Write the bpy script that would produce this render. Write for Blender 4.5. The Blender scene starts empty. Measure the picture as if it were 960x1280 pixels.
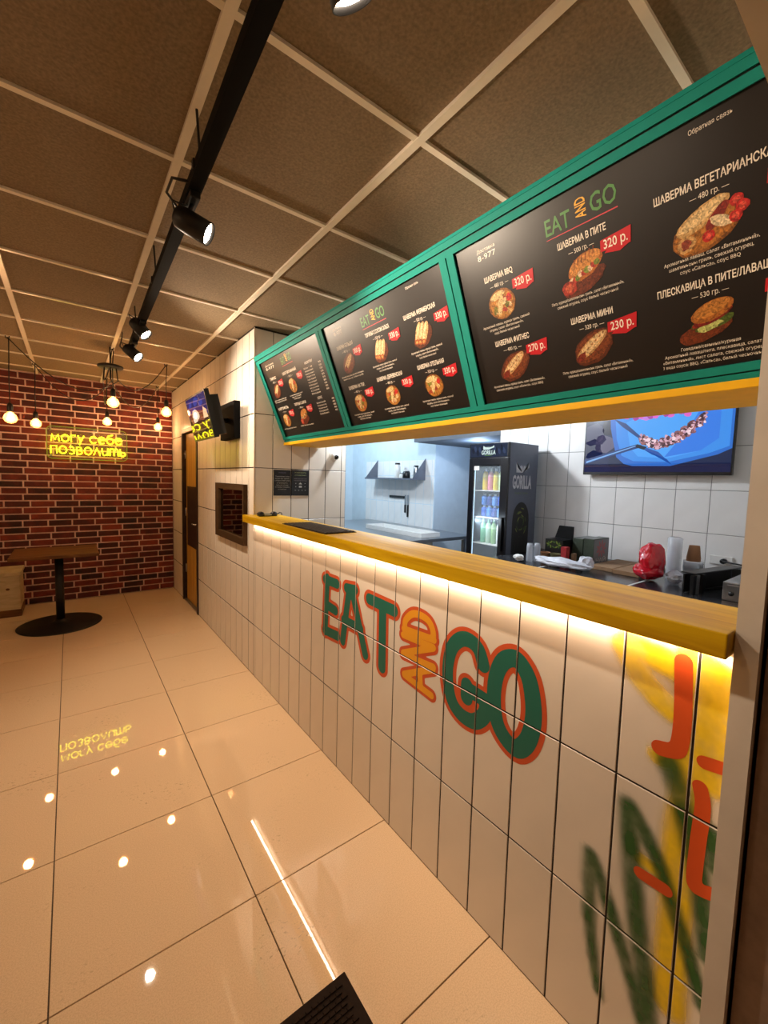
import bpy, bmesh, math, random
from mathutils import Vector, Matrix, noise
random.seed(7)
SC = bpy.context.scene
COL = SC.collection

# ------------------------------------------------------------------ camera, world, exposure, large lights
cam_d = bpy.data.cameras.new('camera')
cam = bpy.data.objects.new('camera', cam_d)
COL.objects.link(cam)
cam_d.sensor_fit = 'AUTO'
cam_d.sensor_width = 36.0
cam_d.lens = 517.65 * 36.0 / 1280.0
cam_d.clip_start = 0.02
_r = Vector((0.797646, -0.602514, 0.027164)); _u = Vector((0.023895, 0.076573, 0.996778)); _f = Vector((0.602652, 0.794427, -0.075475))
cam.matrix_world = Matrix(((_r.x, _u.x, -_f.x, 0), (_r.y, _u.y, -_f.y, 0), (_r.z, _u.z, -_f.z, 1.5498), (0, 0, 0, 1)))
SC.camera = cam
SC.view_settings.view_transform = 'Standard'
SC.view_settings.look = 'None'
SC.view_settings.gamma = 1.0
SC.view_settings.exposure = 0.06
world = bpy.data.worlds.new('world'); SC.world = world
world.use_nodes = True
world.node_tree.nodes['Background'].inputs[0].default_value = (1.0, 0.72, 0.45, 1)
world.node_tree.nodes['Background'].inputs[1].default_value = 0.02

def light(name, kind, loc, power, color, aim=None, **kw):
    d = bpy.data.lights.new(name, kind); d.energy = power; d.color = color
    for k, v in kw.items(): setattr(d, k, v)
    o = bpy.data.objects.new(name, d); COL.objects.link(o); o.location = loc
    if aim is not None:
        o.rotation_euler = (Vector(aim) - Vector(loc)).to_track_quat('-Z', 'Y').to_euler()
    return o
WARM = (1.0, 0.60, 0.30); AMBER = (1.0, 0.50, 0.18); COOL = (0.72, 0.87, 1.0)
# kitchen ceiling lamps (cool), hidden behind the menu box and the tiled pillar, then an added passage fill
light('kitchen_lamp_light', 'POINT', (2.25, 2.9, 2.5), 118, (0.86, 0.93, 1.0), shadow_soft_size=0.07)
light('kitchen_lamp_light', 'POINT', (2.9, 5.1, 2.5), 75, (0.66, 0.86, 1.0), shadow_soft_size=0.1)
light('passage_fill_light', 'POINT', (3.95, 3.35, 1.95), 18, (0.50, 0.70, 1.0), shadow_soft_size=0.08)  # unseen fill added behind the fridge to brighten the blue passage wall
# unseen warm fill lights, added left of the view to brighten the ceiling
light('seating_fill_light', 'POINT', (-1.35, 1.5, 2.25), 9, (1.0, .66, .38), shadow_soft_size=0.06)
light('seating_fill_light', 'POINT', (-1.45, 3.6, 2.25), 10, (1.0, .66, .38), shadow_soft_size=0.06)
# LED strip under the worktop
light('led_strip_light', 'AREA', (1.097, 1.66, 1.198), 7.2, (1.0, 0.72, 0.50), aim=(1.097, 1.66, 0), shape='RECTANGLE', size=0.012, size_y=2.86)

# ------------------------------------------------------------------ materials
def lin(r, g=None, b=None):
    if g is None: r, g, b = r
    f = lambda c: ((c/255+0.055)/1.055)**2.4 if c/255 > 0.04045 else c/255/12.92
    return (f(r), f(g), f(b), 1)
class NT:
    def __init__(s, name):
        s.m = bpy.data.materials.new(name); s.m.use_nodes = True
        s.t = s.m.node_tree; s.b = s.t.nodes['Principled BSDF']
    def n(s, typ, **kw):
        x = s.t.nodes.new(typ)
        for k, v in kw.items(): setattr(x, k, v)
        return x
    def l(s, a, b): s.t.links.new(a, b)
    def set(s, **kw):
        for k, v in kw.items(): s.b.inputs[k.replace('_', ' ')].default_value = v
        return s
def plain(name, rgb, rough=0.5, metal=0.0, var=0.0, scale=20.0, bump=0.0, bscale=None, coat=0.0, spec=0.5, alpha=None, stretch=(1, 1, 1), rand=0.0):
    t = NT(name); c = lin(rgb)
    t.set(Base_Color=c, Roughness=rough, Metallic=metal)
    t.b.inputs['Coat Weight'].default_value = coat
    t.b.inputs['Specular IOR Level'].default_value = spec
    tc = t.n('ShaderNodeTexCoord'); mp = t.n('ShaderNodeMapping'); mp.inputs['Scale'].default_value = stretch
    t.l(tc.outputs['Object'], mp.inputs[0])
    if var > 0 or rand > 0:
        ns = t.n('ShaderNodeTexNoise'); ns.inputs['Scale'].default_value = scale; ns.inputs['Detail'].default_value = 4
        t.l(mp.outputs[0], ns.inputs['Vector'])
        rp = t.n('ShaderNodeMapRange'); rp.inputs[1].default_value = 0.3; rp.inputs[2].default_value = 0.7
        rp.inputs[3].default_value = 1-var; rp.inputs[4].default_value = 1+var
        t.l(ns.outputs[0], rp.inputs[0])
        src = rp.outputs[0]
        if rand > 0:
            oi = t.n('ShaderNodeObjectInfo'); r2 = t.n('ShaderNodeMapRange'); r2.inputs[3].default_value = 1-rand; r2.inputs[4].default_value = 1+rand
            t.l(oi.outputs['Random'], r2.inputs[0])
            mu = t.n('ShaderNodeMath', operation='MULTIPLY'); t.l(src, mu.inputs[0]); t.l(r2.outputs[0], mu.inputs[1]); src = mu.outputs[0]
        hs = t.n('ShaderNodeHueSaturation'); hs.inputs['Color'].default_value = c
        t.l(src, hs.inputs['Value']); t.l(hs.outputs[0], t.b.inputs['Base Color'])
    if bump > 0:
        nb = t.n('ShaderNodeTexNoise'); nb.inputs['Scale'].default_value = bscale or scale*3; nb.inputs['Detail'].default_value = 5
        t.l(mp.outputs[0], nb.inputs['Vector'])
        bp = t.n('ShaderNodeBump'); bp.inputs['Strength'].default_value = bump; bp.inputs['Distance'].default_value = 0.004
        t.l(nb.outputs[0], bp.inputs['Height']); t.l(bp.outputs[0], t.b.inputs['Normal'])
    return t.m
def emit(name, rgb, strength, base=(0, 0, 0)):
    t = NT(name); t.set(Base_Color=lin(base), Roughness=0.3)
    t.b.inputs['Emission Color'].default_value = lin(rgb); t.b.inputs['Emission Strength'].default_value = strength
    return t.m
def glassy(name, rgb, opacity, rough=0.05, tint=None):
    t = NT(name); out = t.t.nodes['Material Output']
    t.set(Base_Color=lin(rgb), Roughness=rough)
    tr = t.n('ShaderNodeBsdfTransparent'); tr.inputs[0].default_value = lin(tint or (255, 255, 255))
    mx = t.n('ShaderNodeMixShader'); mx.inputs[0].default_value = opacity
    t.l(tr.outputs[0], mx.inputs[1]); t.l(t.b.outputs[0], mx.inputs[2]); t.l(mx.outputs[0], out.inputs[0])
    return t.m
def vcol(name, rough=0.4, emission=0.0, coat=0.0, alpha=False, spec=0.5):
    t = NT(name); a = t.n('ShaderNodeVertexColor', layer_name='Col')
    t.set(Roughness=rough); t.b.inputs['Coat Weight'].default_value = coat; t.b.inputs['Specular IOR Level'].default_value = spec
    if emission > 0:
        t.set(Base_Color=(0.004, 0.004, 0.005, 1))
        t.l(a.outputs[0], t.b.inputs['Emission Color']); t.b.inputs['Emission Strength'].default_value = emission
    else:
        t.l(a.outputs[0], t.b.inputs['Base Color'])
    if alpha:
        tc = t.n('ShaderNodeTexCoord'); ns = t.n('ShaderNodeTexNoise'); ns.inputs['Scale'].default_value = 14; ns.inputs['Detail'].default_value = 3
        t.l(tc.outputs['Object'], ns.inputs['Vector'])
        mr = t.n('ShaderNodeMapRange'); mr.inputs[1].default_value = .3; mr.inputs[2].default_value = .65; mr.inputs[3].default_value = .6; mr.inputs[4].default_value = 1.0
        t.l(ns.outputs[0], mr.inputs[0])
        mu = t.n('ShaderNodeMath', operation='MULTIPLY'); t.l(a.outputs[1], mu.inputs[0]); t.l(mr.outputs[0], mu.inputs[1])
        t.l(mu.outputs[0], t.b.inputs['Alpha'])
    return t.m

def floor_mat():
    t = NT('porcelain_floor'); t.set(Roughness=0.02); t.b.inputs['Specular IOR Level'].default_value = 0.55
    geo = t.n('ShaderNodeNewGeometry')
    n1 = t.n('ShaderNodeTexNoise'); n1.inputs['Scale'].default_value = 260; n1.inputs['Detail'].default_value = 2
    t.l(geo.outputs['Position'], n1.inputs['Vector'])
    r1 = t.n('ShaderNodeValToRGB'); r1.color_ramp.elements[0].position = .35; r1.color_ramp.elements[1].position = .6
    r1.color_ramp.elements[0].color = lin(214, 185, 151); r1.color_ramp.elements[1].color = lin(228, 200, 164)
    t.l(n1.outputs[0], r1.inputs[0])
    # scuffs: small dark specks gathered in patches
    n2 = t.n('ShaderNodeTexNoise'); n2.inputs['Scale'].default_value = 2.6; n2.inputs['Detail'].default_value = 2
    t.l(geo.outputs['Position'], n2.inputs['Vector'])
    m2 = t.n('ShaderNodeMapRange'); m2.inputs[1].default_value = .54; m2.inputs[2].default_value = .68; t.l(n2.outputs[0], m2.inputs[0])
    mp = t.n('ShaderNodeMapping'); mp.inputs['Scale'].default_value = (55, 95, 60); mp.inputs['Rotation'].default_value = (0, 0, .6); t.l(geo.outputs['Position'], mp.inputs[0])
    n3 = t.n('ShaderNodeTexNoise'); n3.inputs['Scale'].default_value = 1; n3.inputs['Detail'].default_value = 3; t.l(mp.outputs[0], n3.inputs['Vector'])
    m3 = t.n('ShaderNodeMapRange'); m3.inputs[1].default_value = .60; m3.inputs[2].default_value = .70; t.l(n3.outputs[0], m3.inputs[0])
    mu = t.n('ShaderNodeMath', operation='MULTIPLY'); t.l(m2.outputs[0], mu.inputs[0]); t.l(m3.outputs[0], mu.inputs[1])
    mu2 = t.n('ShaderNodeMath', operation='MULTIPLY'); t.l(mu.outputs[0], mu2.inputs[0]); mu2.inputs[1].default_value = .6
    mx = t.n('ShaderNodeMixRGB'); mx.inputs[2].default_value = lin(120, 90, 62)
    t.l(mu2.outputs[0], mx.inputs[0]); t.l(r1.outputs[0], mx.inputs[1]); t.l(mx.outputs[0], t.b.inputs['Base Color'])
    ma = t.n('ShaderNodeMath', operation='MULTIPLY_ADD'); t.l(mu.outputs[0], ma.inputs[0]); ma.inputs[1].default_value = .3; ma.inputs[2].default_value = .02
    t.l(ma.outputs[0], t.b.inputs['Roughness'])
    return t.m
def brick_mat():
    t = NT('red_brick'); t.set(Roughness=.75)
    oi = t.n('ShaderNodeObjectInfo'); geo = t.n('ShaderNodeNewGeometry')
    ns = t.n('ShaderNodeTexNoise'); ns.inputs['Scale'].default_value = 9; ns.inputs['Detail'].default_value = 6
    t.l(geo.outputs['Position'], ns.inputs['Vector'])
    ad = t.n('ShaderNodeMath', operation='MULTIPLY_ADD'); t.l(ns.outputs[0], ad.inputs[0]); ad.inputs[1].default_value = .9
    sb = t.n('ShaderNodeMath', operation='MULTIPLY_ADD'); t.l(oi.outputs['Random'], sb.inputs[0]); sb.inputs[1].default_value = .6; sb.inputs[2].default_value = -.25
    t.l(sb.outputs[0], ad.inputs[2])
    rp = t.n('ShaderNodeValToRGB'); e = rp.color_ramp.elements
    e[0].position = .1; e[0].color = lin(32, 12, 11); e[1].position = .9; e[1].color = lin(140, 54, 34)
    k = rp.color_ramp.elements.new(.5); k.color = lin(88, 28, 21)
    t.l(ad.outputs[0], rp.inputs[0]); t.l(rp.outputs[0], t.b.inputs['Base Color'])
    n2 = t.n('ShaderNodeTexNoise'); n2.inputs['Scale'].default_value = 60; n2.inputs['Detail'].default_value = 5; t.l(geo.outputs['Position'], n2.inputs['Vector'])
    bp = t.n('ShaderNodeBump'); bp.inputs['Strength'].default_value = .5; bp.inputs['Distance'].default_value = .004
    t.l(n2.outputs[0], bp.inputs['Height']); t.l(bp.outputs[0], t.b.inputs['Normal'])
    return t.m
def wood_mat(name, c1, c2, scale=(30, 1.6, 30), rough=.3, coat=.2, bump=.1):
    t = NT(name); t.set(Roughness=rough); t.b.inputs['Specular IOR Level'].default_value = .3; t.b.inputs['Coat Weight'].default_value = coat; t.b.inputs['Coat Roughness'].default_value = .2
    tc = t.n('ShaderNodeTexCoord'); mp = t.n('ShaderNodeMapping'); mp.inputs['Scale'].default_value = scale
    t.l(tc.outputs['Object'], mp.inputs[0])
    ns = t.n('ShaderNodeTexNoise'); ns.inputs['Scale'].default_value = 1; ns.inputs['Detail'].default_value = 8; ns.inputs['Distortion'].default_value = .6
    t.l(mp.outputs[0], ns.inputs['Vector'])
    rp = t.n('ShaderNodeValToRGB'); e = rp.color_ramp.elements
    e[0].position = .32; e[0].color = lin(c2); e[1].position = .62; e[1].color = lin(c1)
    t.l(ns.outputs[0], rp.inputs[0]); t.l(rp.outputs[0], t.b.inputs['Base Color'])
    bp = t.n('ShaderNodeBump'); bp.inputs['Strength'].default_value = bump; bp.inputs['Distance'].default_value = .003
    t.l(ns.outputs[0], bp.inputs['Height']); t.l(bp.outputs[0], t.b.inputs['Normal'])
    return t.m

M = {}
M['floor'] = floor_mat()
M['grout_dark'] = plain('dark_grout', (88, 72, 55), .9, var=.2, scale=60)
M['ceiling_tile'] = plain('mineral_ceiling_panel', (136, 116, 90), .9, var=.22, scale=110, bump=.35, bscale=160, rand=.05)
M['grid_white'] = plain('white_grid_metal', (240, 228, 208), .26, var=.03, scale=30)
M['brick'] = brick_mat()
M['mortar'] = plain('pale_mortar', (236, 200, 184), .9, var=.12, scale=40, bump=.4)
M['wall_tile'] = plain('white_wall_tile', (226, 216, 202), .30, var=.03, scale=6, bump=.02, bscale=9, rand=.025)
M['tile_joint'] = plain('dark_tile_joint', (44, 35, 27), .9, var=.2, scale=60)
M['kitchen_tile'] = plain('pale_kitchen_tile', (226, 224, 222), .28, var=.03, scale=6, rand=.02)
M['kitchen_joint'] = plain('grey_tile_joint', (130, 128, 126), .9, var=.1)
M['plaster_blue'] = plain('pale_blue_plaster', (200, 214, 224), .6, var=.04, scale=8, bump=.1)
M['plaster_grey'] = plain('dark_grey_plaster', (92, 98, 106), .8, var=.06, scale=8)
M['plaster_beige'] = plain('beige_plaster', (212, 202, 188), .7, var=.06, scale=10, bump=.15)
M['plaster_brown'] = plain('dark_brown_plaster', (146, 122, 104), .8, var=.15, scale=30, bump=.3)
M['worktop'] = wood_mat('yellow_stained_pine', (212, 170, 14), (180, 134, 8), scale=(34, 2.0, 34), rough=.36, coat=.0)
M['yellow_paint'] = plain('yellow_paint', (226, 172, 14), .6, var=.05, scale=20, spec=.2)
M['teal'] = plain('teal_paint', (24, 132, 120), .65, var=.05, scale=25, spec=.15)
M['teal_dark'] = plain('dark_teal_groove', (8, 44, 40), .6, var=.05)
M['board'] = plain('glossy_black_print', (13, 7, 6), .40, var=.1, scale=25, spec=.5)
M['print'] = vcol('printed_ink', .40, spec=.5)
M['photo'] = vcol('printed_photo', .40, spec=.5)
def _grain(m):
    t = m.node_tree; b = t.nodes['Principled BSDF']; vc = [n for n in t.nodes if n.type == 'VERTEX_COLOR'][0]
    g = t.nodes.new('ShaderNodeNewGeometry')
    n1 = t.nodes.new('ShaderNodeTexNoise'); n1.inputs['Scale'].default_value = 120; n1.inputs['Detail'].default_value = 6; n1.inputs['Distortion'].default_value = 1.2
    t.links.new(g.outputs['Position'], n1.inputs['Vector'])
    mr = t.nodes.new('ShaderNodeMapRange'); mr.inputs[1].default_value = .3; mr.inputs[2].default_value = .7; mr.inputs[3].default_value = .25; mr.inputs[4].default_value = 1.35
    t.links.new(n1.outputs[0], mr.inputs[0])
    hs = t.nodes.new('ShaderNodeHueSaturation'); t.links.new(vc.outputs[0], hs.inputs['Color']); t.links.new(mr.outputs[0], hs.inputs['Value']); t.links.new(hs.outputs[0], b.inputs['Base Color'])
_grain(M['photo'])
M['paint'] = vcol('matt_wall_paint', .55)
M['spray'] = vcol('spray_paint', .6, alpha=True)
M['black_metal'] = plain('black_metal', (12, 11, 11), .5, metal=.0, var=.1)
M['black_matt'] = plain('matt_black_rail', (10, 9, 9), .8, var=.05, spec=.15)
M['black_plastic'] = plain('black_plastic', (14, 14, 16), .35, var=.1)
M['black_gloss'] = plain('black_gloss', (8, 8, 10), .06, var=.05)
M['steel'] = plain('brushed_steel', (170, 172, 175), .32, metal=.9, var=.06, scale=12, stretch=(1, 1, 14))
M['steel_dark'] = plain('grey_shelf_steel', (112, 116, 128), .45, metal=.6, var=.06)
M['worktop_dark'] = plain('dark_steel_worktop', (88, 90, 96), .22, metal=.75, var=.06)
M['door_wood'] = wood_mat('golden_door_veneer', (206, 160, 66), (176, 124, 44), scale=(20, 20, 1.4), rough=.4)
M['door_dark'] = plain('dark_brown_frame', (38, 22, 16), .45, var=.15)
M['mirror_frame'] = plain('dark_walnut_frame', (66, 46, 27), .8, var=.25, scale=18, spec=.1, stretch=(1, .15, 1))
M['mirror'] = plain('smoked_mirror', (74, 62, 50), .03, metal=1.0, var=.02)
M['table_wood'] = wood_mat('brown_table_wood', (120, 78, 38), (78, 46, 20), scale=(3, 30, 30), rough=.5, coat=.05)
M['bench_wood'] = wood_mat('pale_board', (206, 188, 150), (184, 164, 124), scale=(6, 6, 30), rough=.6, coat=0)
M['bulb_glass'] = None
M['filament'] = emit('glowing_filament', (255, 176, 84), 55)
M['neon'] = emit('yellow_neon', (250, 234, 24), 8.5, (60, 60, 5))
M['led'] = emit('led_diffuser', (255, 212, 165), 6)
M['lens'] = emit('spot_lens', (255, 232, 206), 60)
M['acrylic'] = glassy('clear_acrylic', (200, 205, 190), .05, .04)
M['glass'] = glassy('clear_glass', (200, 215, 225), .12, .03)
M['plastic_clear'] = glassy('clear_plastic', (225, 230, 238), .42, .12)
M['plastic_bag'] = glassy('thin_white_plastic', (226, 228, 236), .78, .3)
M['red_bag'] = plain('red_plastic_bag', (196, 14, 34), .25, var=.2, scale=20, coat=.4)
M['paper_brown'] = plain('brown_paper', (150, 104, 68), .8, var=.06)
M['cardboard'] = plain('cardboard', (150, 118, 86), .8, var=.1)
M['white_plastic'] = plain('white_plastic', (226, 224, 220), .4, var=.02)
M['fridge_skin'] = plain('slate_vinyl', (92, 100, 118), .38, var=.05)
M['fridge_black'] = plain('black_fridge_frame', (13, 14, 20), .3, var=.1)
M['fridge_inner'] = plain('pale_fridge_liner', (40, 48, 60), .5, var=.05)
M['fridge_led'] = emit('fridge_light', (190, 225, 255), 1.6)
M['screen'] = vcol('lit_screen', .03, emission=1.0)
M['bottle'] = vcol('drink_label', .25, coat=.3)
M['rubber'] = plain('dark_rubber', (40, 30, 24), .85, var=.15, scale=60, spec=.12)
def bulb_glass():
    t = NT('amber_bulb_glass'); out = t.t.nodes['Material Output']
    t.set(Base_Color=lin(255, 190, 110), Roughness=.05)
    t.b.inputs['Emission Color'].default_value = lin(255, 132, 50); t.b.inputs['Emission Strength'].default_value = 2.4
    tr = t.n('ShaderNodeBsdfTransparent'); mx = t.n('ShaderNodeMixShader'); mx.inputs[0].default_value = .42
    t.l(tr.outputs[0], mx.inputs[1]); t.l(t.b.outputs[0], mx.inputs[2]); t.l(mx.outputs[0], out.inputs[0])
    return t.m
M['bulb_glass'] = bulb_glass()

# ------------------------------------------------------------------ mesh helpers
BASE = {}
def link(o, parent=None):
    COL.objects.link(o)
    if parent is not None: o.parent = parent
    return o
def thing(name, label, cat, base=(0, 0, 0), group=None):
    o = bpy.data.objects.new(name, None); o.empty_display_size = .05; link(o)
    o.location = base; BASE[o.name] = Vector(base)
    o['label'] = label; o['category'] = cat
    if group: o['group'] = group
    return o
class MB:
    def __init__(s): s.v = []; s.f = []; s.c = []; s.col = False; s.sm = []
    def add(s, v, f, col=None, smooth=False):
        k = len(s.v); s.v += [tuple(x) for x in v]; s.f += [tuple(i+k for i in q) for q in f]
        s.sm += [smooth]*len(f)
        if col is not None: s.col = True
        if col is not None and len(col) == len(v) and not isinstance(col[0], (int, float)): s.c += list(col)
        else: s.c += [col or (1, 1, 1, 1)]*len(v)
        return s
    def box(s, lo, hi, col=None, rot=None, ctr=None):
        x0, y0, z0 = lo; x1, y1, z1 = hi
        v = [Vector(p) for p in ((x0,y0,z0),(x1,y0,z0),(x1,y1,z0),(x0,y1,z0),(x0,y0,z1),(x1,y0,z1),(x1,y1,z1),(x0,y1,z1))]
        if rot is not None:
            c = Vector(ctr) if ctr is not None else sum(v, Vector())/8
            v = [rot @ (p-c) + c for p in v]
        return s.add(v, [(0,3,2,1),(4,5,6,7),(0,1,5,4),(1,2,6,5),(2,3,7,6),(3,0,4,7)], col)
    def bbox(s, lo, hi, b=.004, col=None, rot=None, ctr=None, seg=2):
        bm = bmesh.new(); bmesh.ops.create_cube(bm, size=1)
        d = Vector(hi)-Vector(lo); c = (Vector(hi)+Vector(lo))/2
        for q in bm.verts: q.co = Vector((q.co.x*d.x, q.co.y*d.y, q.co.z*d.z))
        bmesh.ops.bevel(bm, geom=bm.edges[:], offset=min(b, min(d)*.45), segments=seg, affect='EDGES', profile=.6)
        bm.verts.index_update()
        v = [(rot @ q.co if rot is not None else q.co)+c for q in bm.verts]
        if rot is not None and ctr is not None: v = [rot @ (q.co + c - Vector(ctr)) + Vector(ctr) for q in bm.verts]
        f = [[x.index for x in q.verts] for q in bm.faces]; bm.free()
        return s.add(v, f, col)
    def lathe(s, prof, O=(0,0,0), ax=(0,0,1), n=20, col=None, smooth=True, cap=True):
        ax = Vector(ax).normalized(); a = ax.orthogonal().normalized(); b = ax.cross(a); O = Vector(O)
        v = []; f = []; cols = []
        for i, p in enumerate(prof):
            r, h = p[0], p[1]
            for k in range(n):
                t = 2*math.pi*k/n; v.append(O+ax*h+(a*math.cos(t)+b*math.sin(t))*r)
                if len(p) > 2: cols.append(p[2])
        for i in range(len(prof)-1):
            for k in range(n): f.append((i*n+k, i*n+(k+1)%n, (i+1)*n+(k+1)%n, (i+1)*n+k))
        if cap:
            f.append(tuple(reversed(range(n)))); f.append(tuple(range((len(prof)-1)*n, len(prof)*n)))
        return s.add(v, f, cols if cols else col, smooth)
    def cyl(s, a, b, r, n=16, r2=None, col=None, smooth=True):
        a = Vector(a); d = Vector(b)-a
        return s.lathe([(r, 0), (r if r2 is None else r2, d.length)], a, d, n, col, smooth)
    def tube(s, pts, r, n=8, col=None):
        pts = [Vector(p) for p in pts]; v = []; f = []
        prev = None
        for i, p in enumerate(pts):
            d = (pts[min(i+1, len(pts)-1)]-pts[max(i-1, 0)])
            d = d.normalized() if d.length > 1e-9 else Vector((0, 0, 1))
            if prev is None: a = d.orthogonal().normalized()
            else: a = (prev-d*prev.dot(d)); a = a.normalized() if a.length > 1e-6 else d.orthogonal().normalized()
            prev = a; b = d.cross(a)
            for k in range(n):
                t = 2*math.pi*k/n; v.append(p+(a*math.cos(t)+b*math.sin(t))*r)
        for i in range(len(pts)-1):
            for k in range(n): f.append((i*n+k, i*n+(k+1)%n, (i+1)*n+(k+1)%n, (i+1)*n+k))
        f.append(tuple(reversed(range(n)))); f.append(tuple(range((len(pts)-1)*n, len(pts)*n)))
        return s.add(v, f, col, True)
    def ball(s, c, r, col=None, n=14, amp=0, freq=6, seed=0, sub=3):
        bm = bmesh.new(); bmesh.ops.create_icosphere(bm, subdivisions=sub, radius=1)
        R = r if isinstance(r, (tuple, list)) else (r, r, r); v = []
        for q in bm.verts:
            p = q.co.copy(); k = 1
            if amp: k += amp*(noise.noise(p*freq*.3+Vector((seed, 0, 0)))+.6*abs(noise.noise(p*freq+Vector((0, seed, 0)))))
            v.append(Vector((c[0]+p.x*R[0]*k, c[1]+p.y*R[1]*k, c[2]+p.z*R[2]*k)))
        bm.verts.index_update(); f = [[x.index for x in q.verts] for q in bm.faces]; bm.free()
        return s.add(v, f, col, amp == 0)
    def build(s, name, mat, parent=None, base=None, kind=None, label=None):
        me = bpy.data.meshes.new(name)
        off = BASE.get(parent.name, Vector()) if parent is not None else Vector(base or (0, 0, 0))
        me.from_pydata([Vector(p)-off for p in s.v], [], s.f)
        if s.col:
            at = me.color_attributes.new('Col', 'FLOAT_COLOR', 'POINT')
            at.data.foreach_set('color', [x for c in s.c for x in c])
        if any(s.sm): me.polygons.foreach_set('use_smooth', s.sm)
        me.materials.append(mat); me.update()
        o = bpy.data.objects.new(name, me); link(o, parent)
        if parent is None and base: o.location = base
        BASE[o.name] = off
        if kind: o['kind'] = kind
        if label: o['label'] = label
        return o
def tag(o, label, cat, group=None):
    o['label'] = label; o['category'] = cat
    if group: o['group'] = group
    return o
def struct(name, mb, mat): return mb.build(name, mat, kind='structure')
def copy_tree(src, loc, label=None, group=None):
    def cp(o, par):
        c = o.copy(); COL.objects.link(c)
        if par is not None: c.parent = par
        for ch in [x for x in KIDS.get(o.name, [])]: cp(ch, c)
        return c
    c = cp(src, None); c.location = loc
    if label: c['label'] = label
    if group: c['group'] = group
    return c
KIDS = {}
def note_kids(o):
    KIDS[o.name] = list(o.children)
    for c in o.children: note_kids(c)

# pieces (tiles, bricks): one shared chamfered mesh per size
PC = {}
def piece_mesh(du, dv, dn, U, V, N, mat, ch):
    key = (round(du, 4), round(dv, 4), round(dn, 4), tuple(U), tuple(V), tuple(N), mat.name)
    if key in PC: return PC[key]
    U, V, N = Vector(U), Vector(V), Vector(N); v = []
    for (a, b) in ((0, 0), (1, 0), (1, 1), (0, 1)): v.append(U*du*(a-.5)+V*dv*(b-.5))
    for (a, b) in ((0, 0), (1, 0), (1, 1), (0, 1)): v.append(U*du*(a-.5)+V*dv*(b-.5)+N*(dn-ch))
    for (a, b) in ((0, 0), (1, 0), (1, 1), (0, 1)): v.append(U*(du-2*ch)*(a-.5)+V*(dv-2*ch)*(b-.5)+N*dn)
    f = [(0,1,5,4),(1,2,6,5),(2,3,7,6),(3,0,4,7),(4,5,9,8),(5,6,10,9),(6,7,11,10),(7,4,8,11),(8,9,10,11),(3,2,1,0)]
    if U.cross(V).dot(N) < 0: f = [tuple(reversed(q)) for q in f]
    me = bpy.data.meshes.new('piece'); me.from_pydata(v, [], f); me.materials.append(mat); me.update()
    PC[key] = me
    return me
def piece(name, parent, O, U, V, N, u0, u1, v0, v1, dn, mat, ch=.0015):
    me = piece_mesh(u1-u0, v1-v0, dn, U, V, N, mat, ch)
    o = bpy.data.objects.new(name, me); link(o, parent)
    o.location = Vector(O)+Vector(U)*(u0+u1)/2+Vector(V)*(v0+v1)/2 - BASE.get(parent.name, Vector())
    return o
def grid(name, parent, O, U, V, N, us, vs, dn, mat, joint=.004, ch=.0015, holes=(), cut=None):
    n = 0
    for i in range(len(us)-1):
        for j in range(len(vs)-1):
            a, b, c, d = us[i]+joint/2, us[i+1]-joint/2, vs[j]+joint/2, vs[j+1]-joint/2
            rects = [(a, b, c, d)]
            for (h0, h1, g0, g1) in holes:
                new = []
                for (a, b, c, d) in rects:
                    if b <= h0 or a >= h1 or d <= g0 or c >= g1: new.append((a, b, c, d)); continue
                    if a < h0: new.append((a, h0, c, d))
                    if b > h1: new.append((h1, b, c, d))
                    if d > g1: new.append((max(a, h0), min(b, h1), g1, d))
                    if c < g0: new.append((max(a, h0), min(b, h1), c, g0))
                rects = new
            for (a, b, c, d) in rects:
                if b-a > .008 and d-c > .008:
                    piece(name, parent, O, U, V, N, a, b, c, d, dn, mat, ch); n += 1
    return n
def lines(a, b, start, step):
    k = math.ceil((a-start)/step - 1e-6); r = [a]
    while start+k*step < b-1e-6:
        x = start+k*step
        if x > a+.012: r.append(x)
        k += 1
    if b-r[-1] < .012: r.pop()
    r.append(b)
    return r

# ------------------------------------------------------------------ text
_TX = {}
def text_geo(body, bold=0.0, res=2):
    key = (body, bold, res)
    if key in _TX: return _TX[key]
    cu = bpy.data.curves.new('t', 'FONT'); cu.body = body; cu.resolution_u = res; cu.offset = bold; cu.size = 1
    ob = bpy.data.objects.new('t', cu)
    me = bpy.data.meshes.new_from_object(ob)
    v = [(q.co.x, q.co.y) for q in me.vertices]; f = [tuple(p.vertices) for p in me.polygons]
    bpy.data.objects.remove(ob); bpy.data.meshes.remove(me); bpy.data.curves.remove(cu)
    _TX[key] = (v, f); return v, f
_cap = max(p[1] for p in text_geo('H')[0])
def put_text(mb, body, O, ex, ey, h, col, align='l', width=None, bold=0.0, slant=0.0, res=2):
    v, f = text_geo(body, bold, res)
    if not v: return
    O, ex, ey = Vector(O), Vector(ex), Vector(ey)
    x0 = min(p[0] for p in v); x1 = max(p[0] for p in v); sy = h/_cap; sx = sy
    if width: sx = width/(x1-x0)
    w = (x1-x0)*sx; dx = {'l': 0, 'c': -w/2, 'r': -w}[align]
    mb.add([O+ex*((p[0]-x0)*sx+dx+slant*p[1]*sy)+ey*(p[1]*sy) for p in v], f, col)
def poly(mb, pts, O, ex, ey, col):
    O, ex, ey = Vector(O), Vector(ex), Vector(ey)
    mb.add([O+ex*a+ey*b for a, b in pts], [tuple(range(len(pts)))], col)
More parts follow.
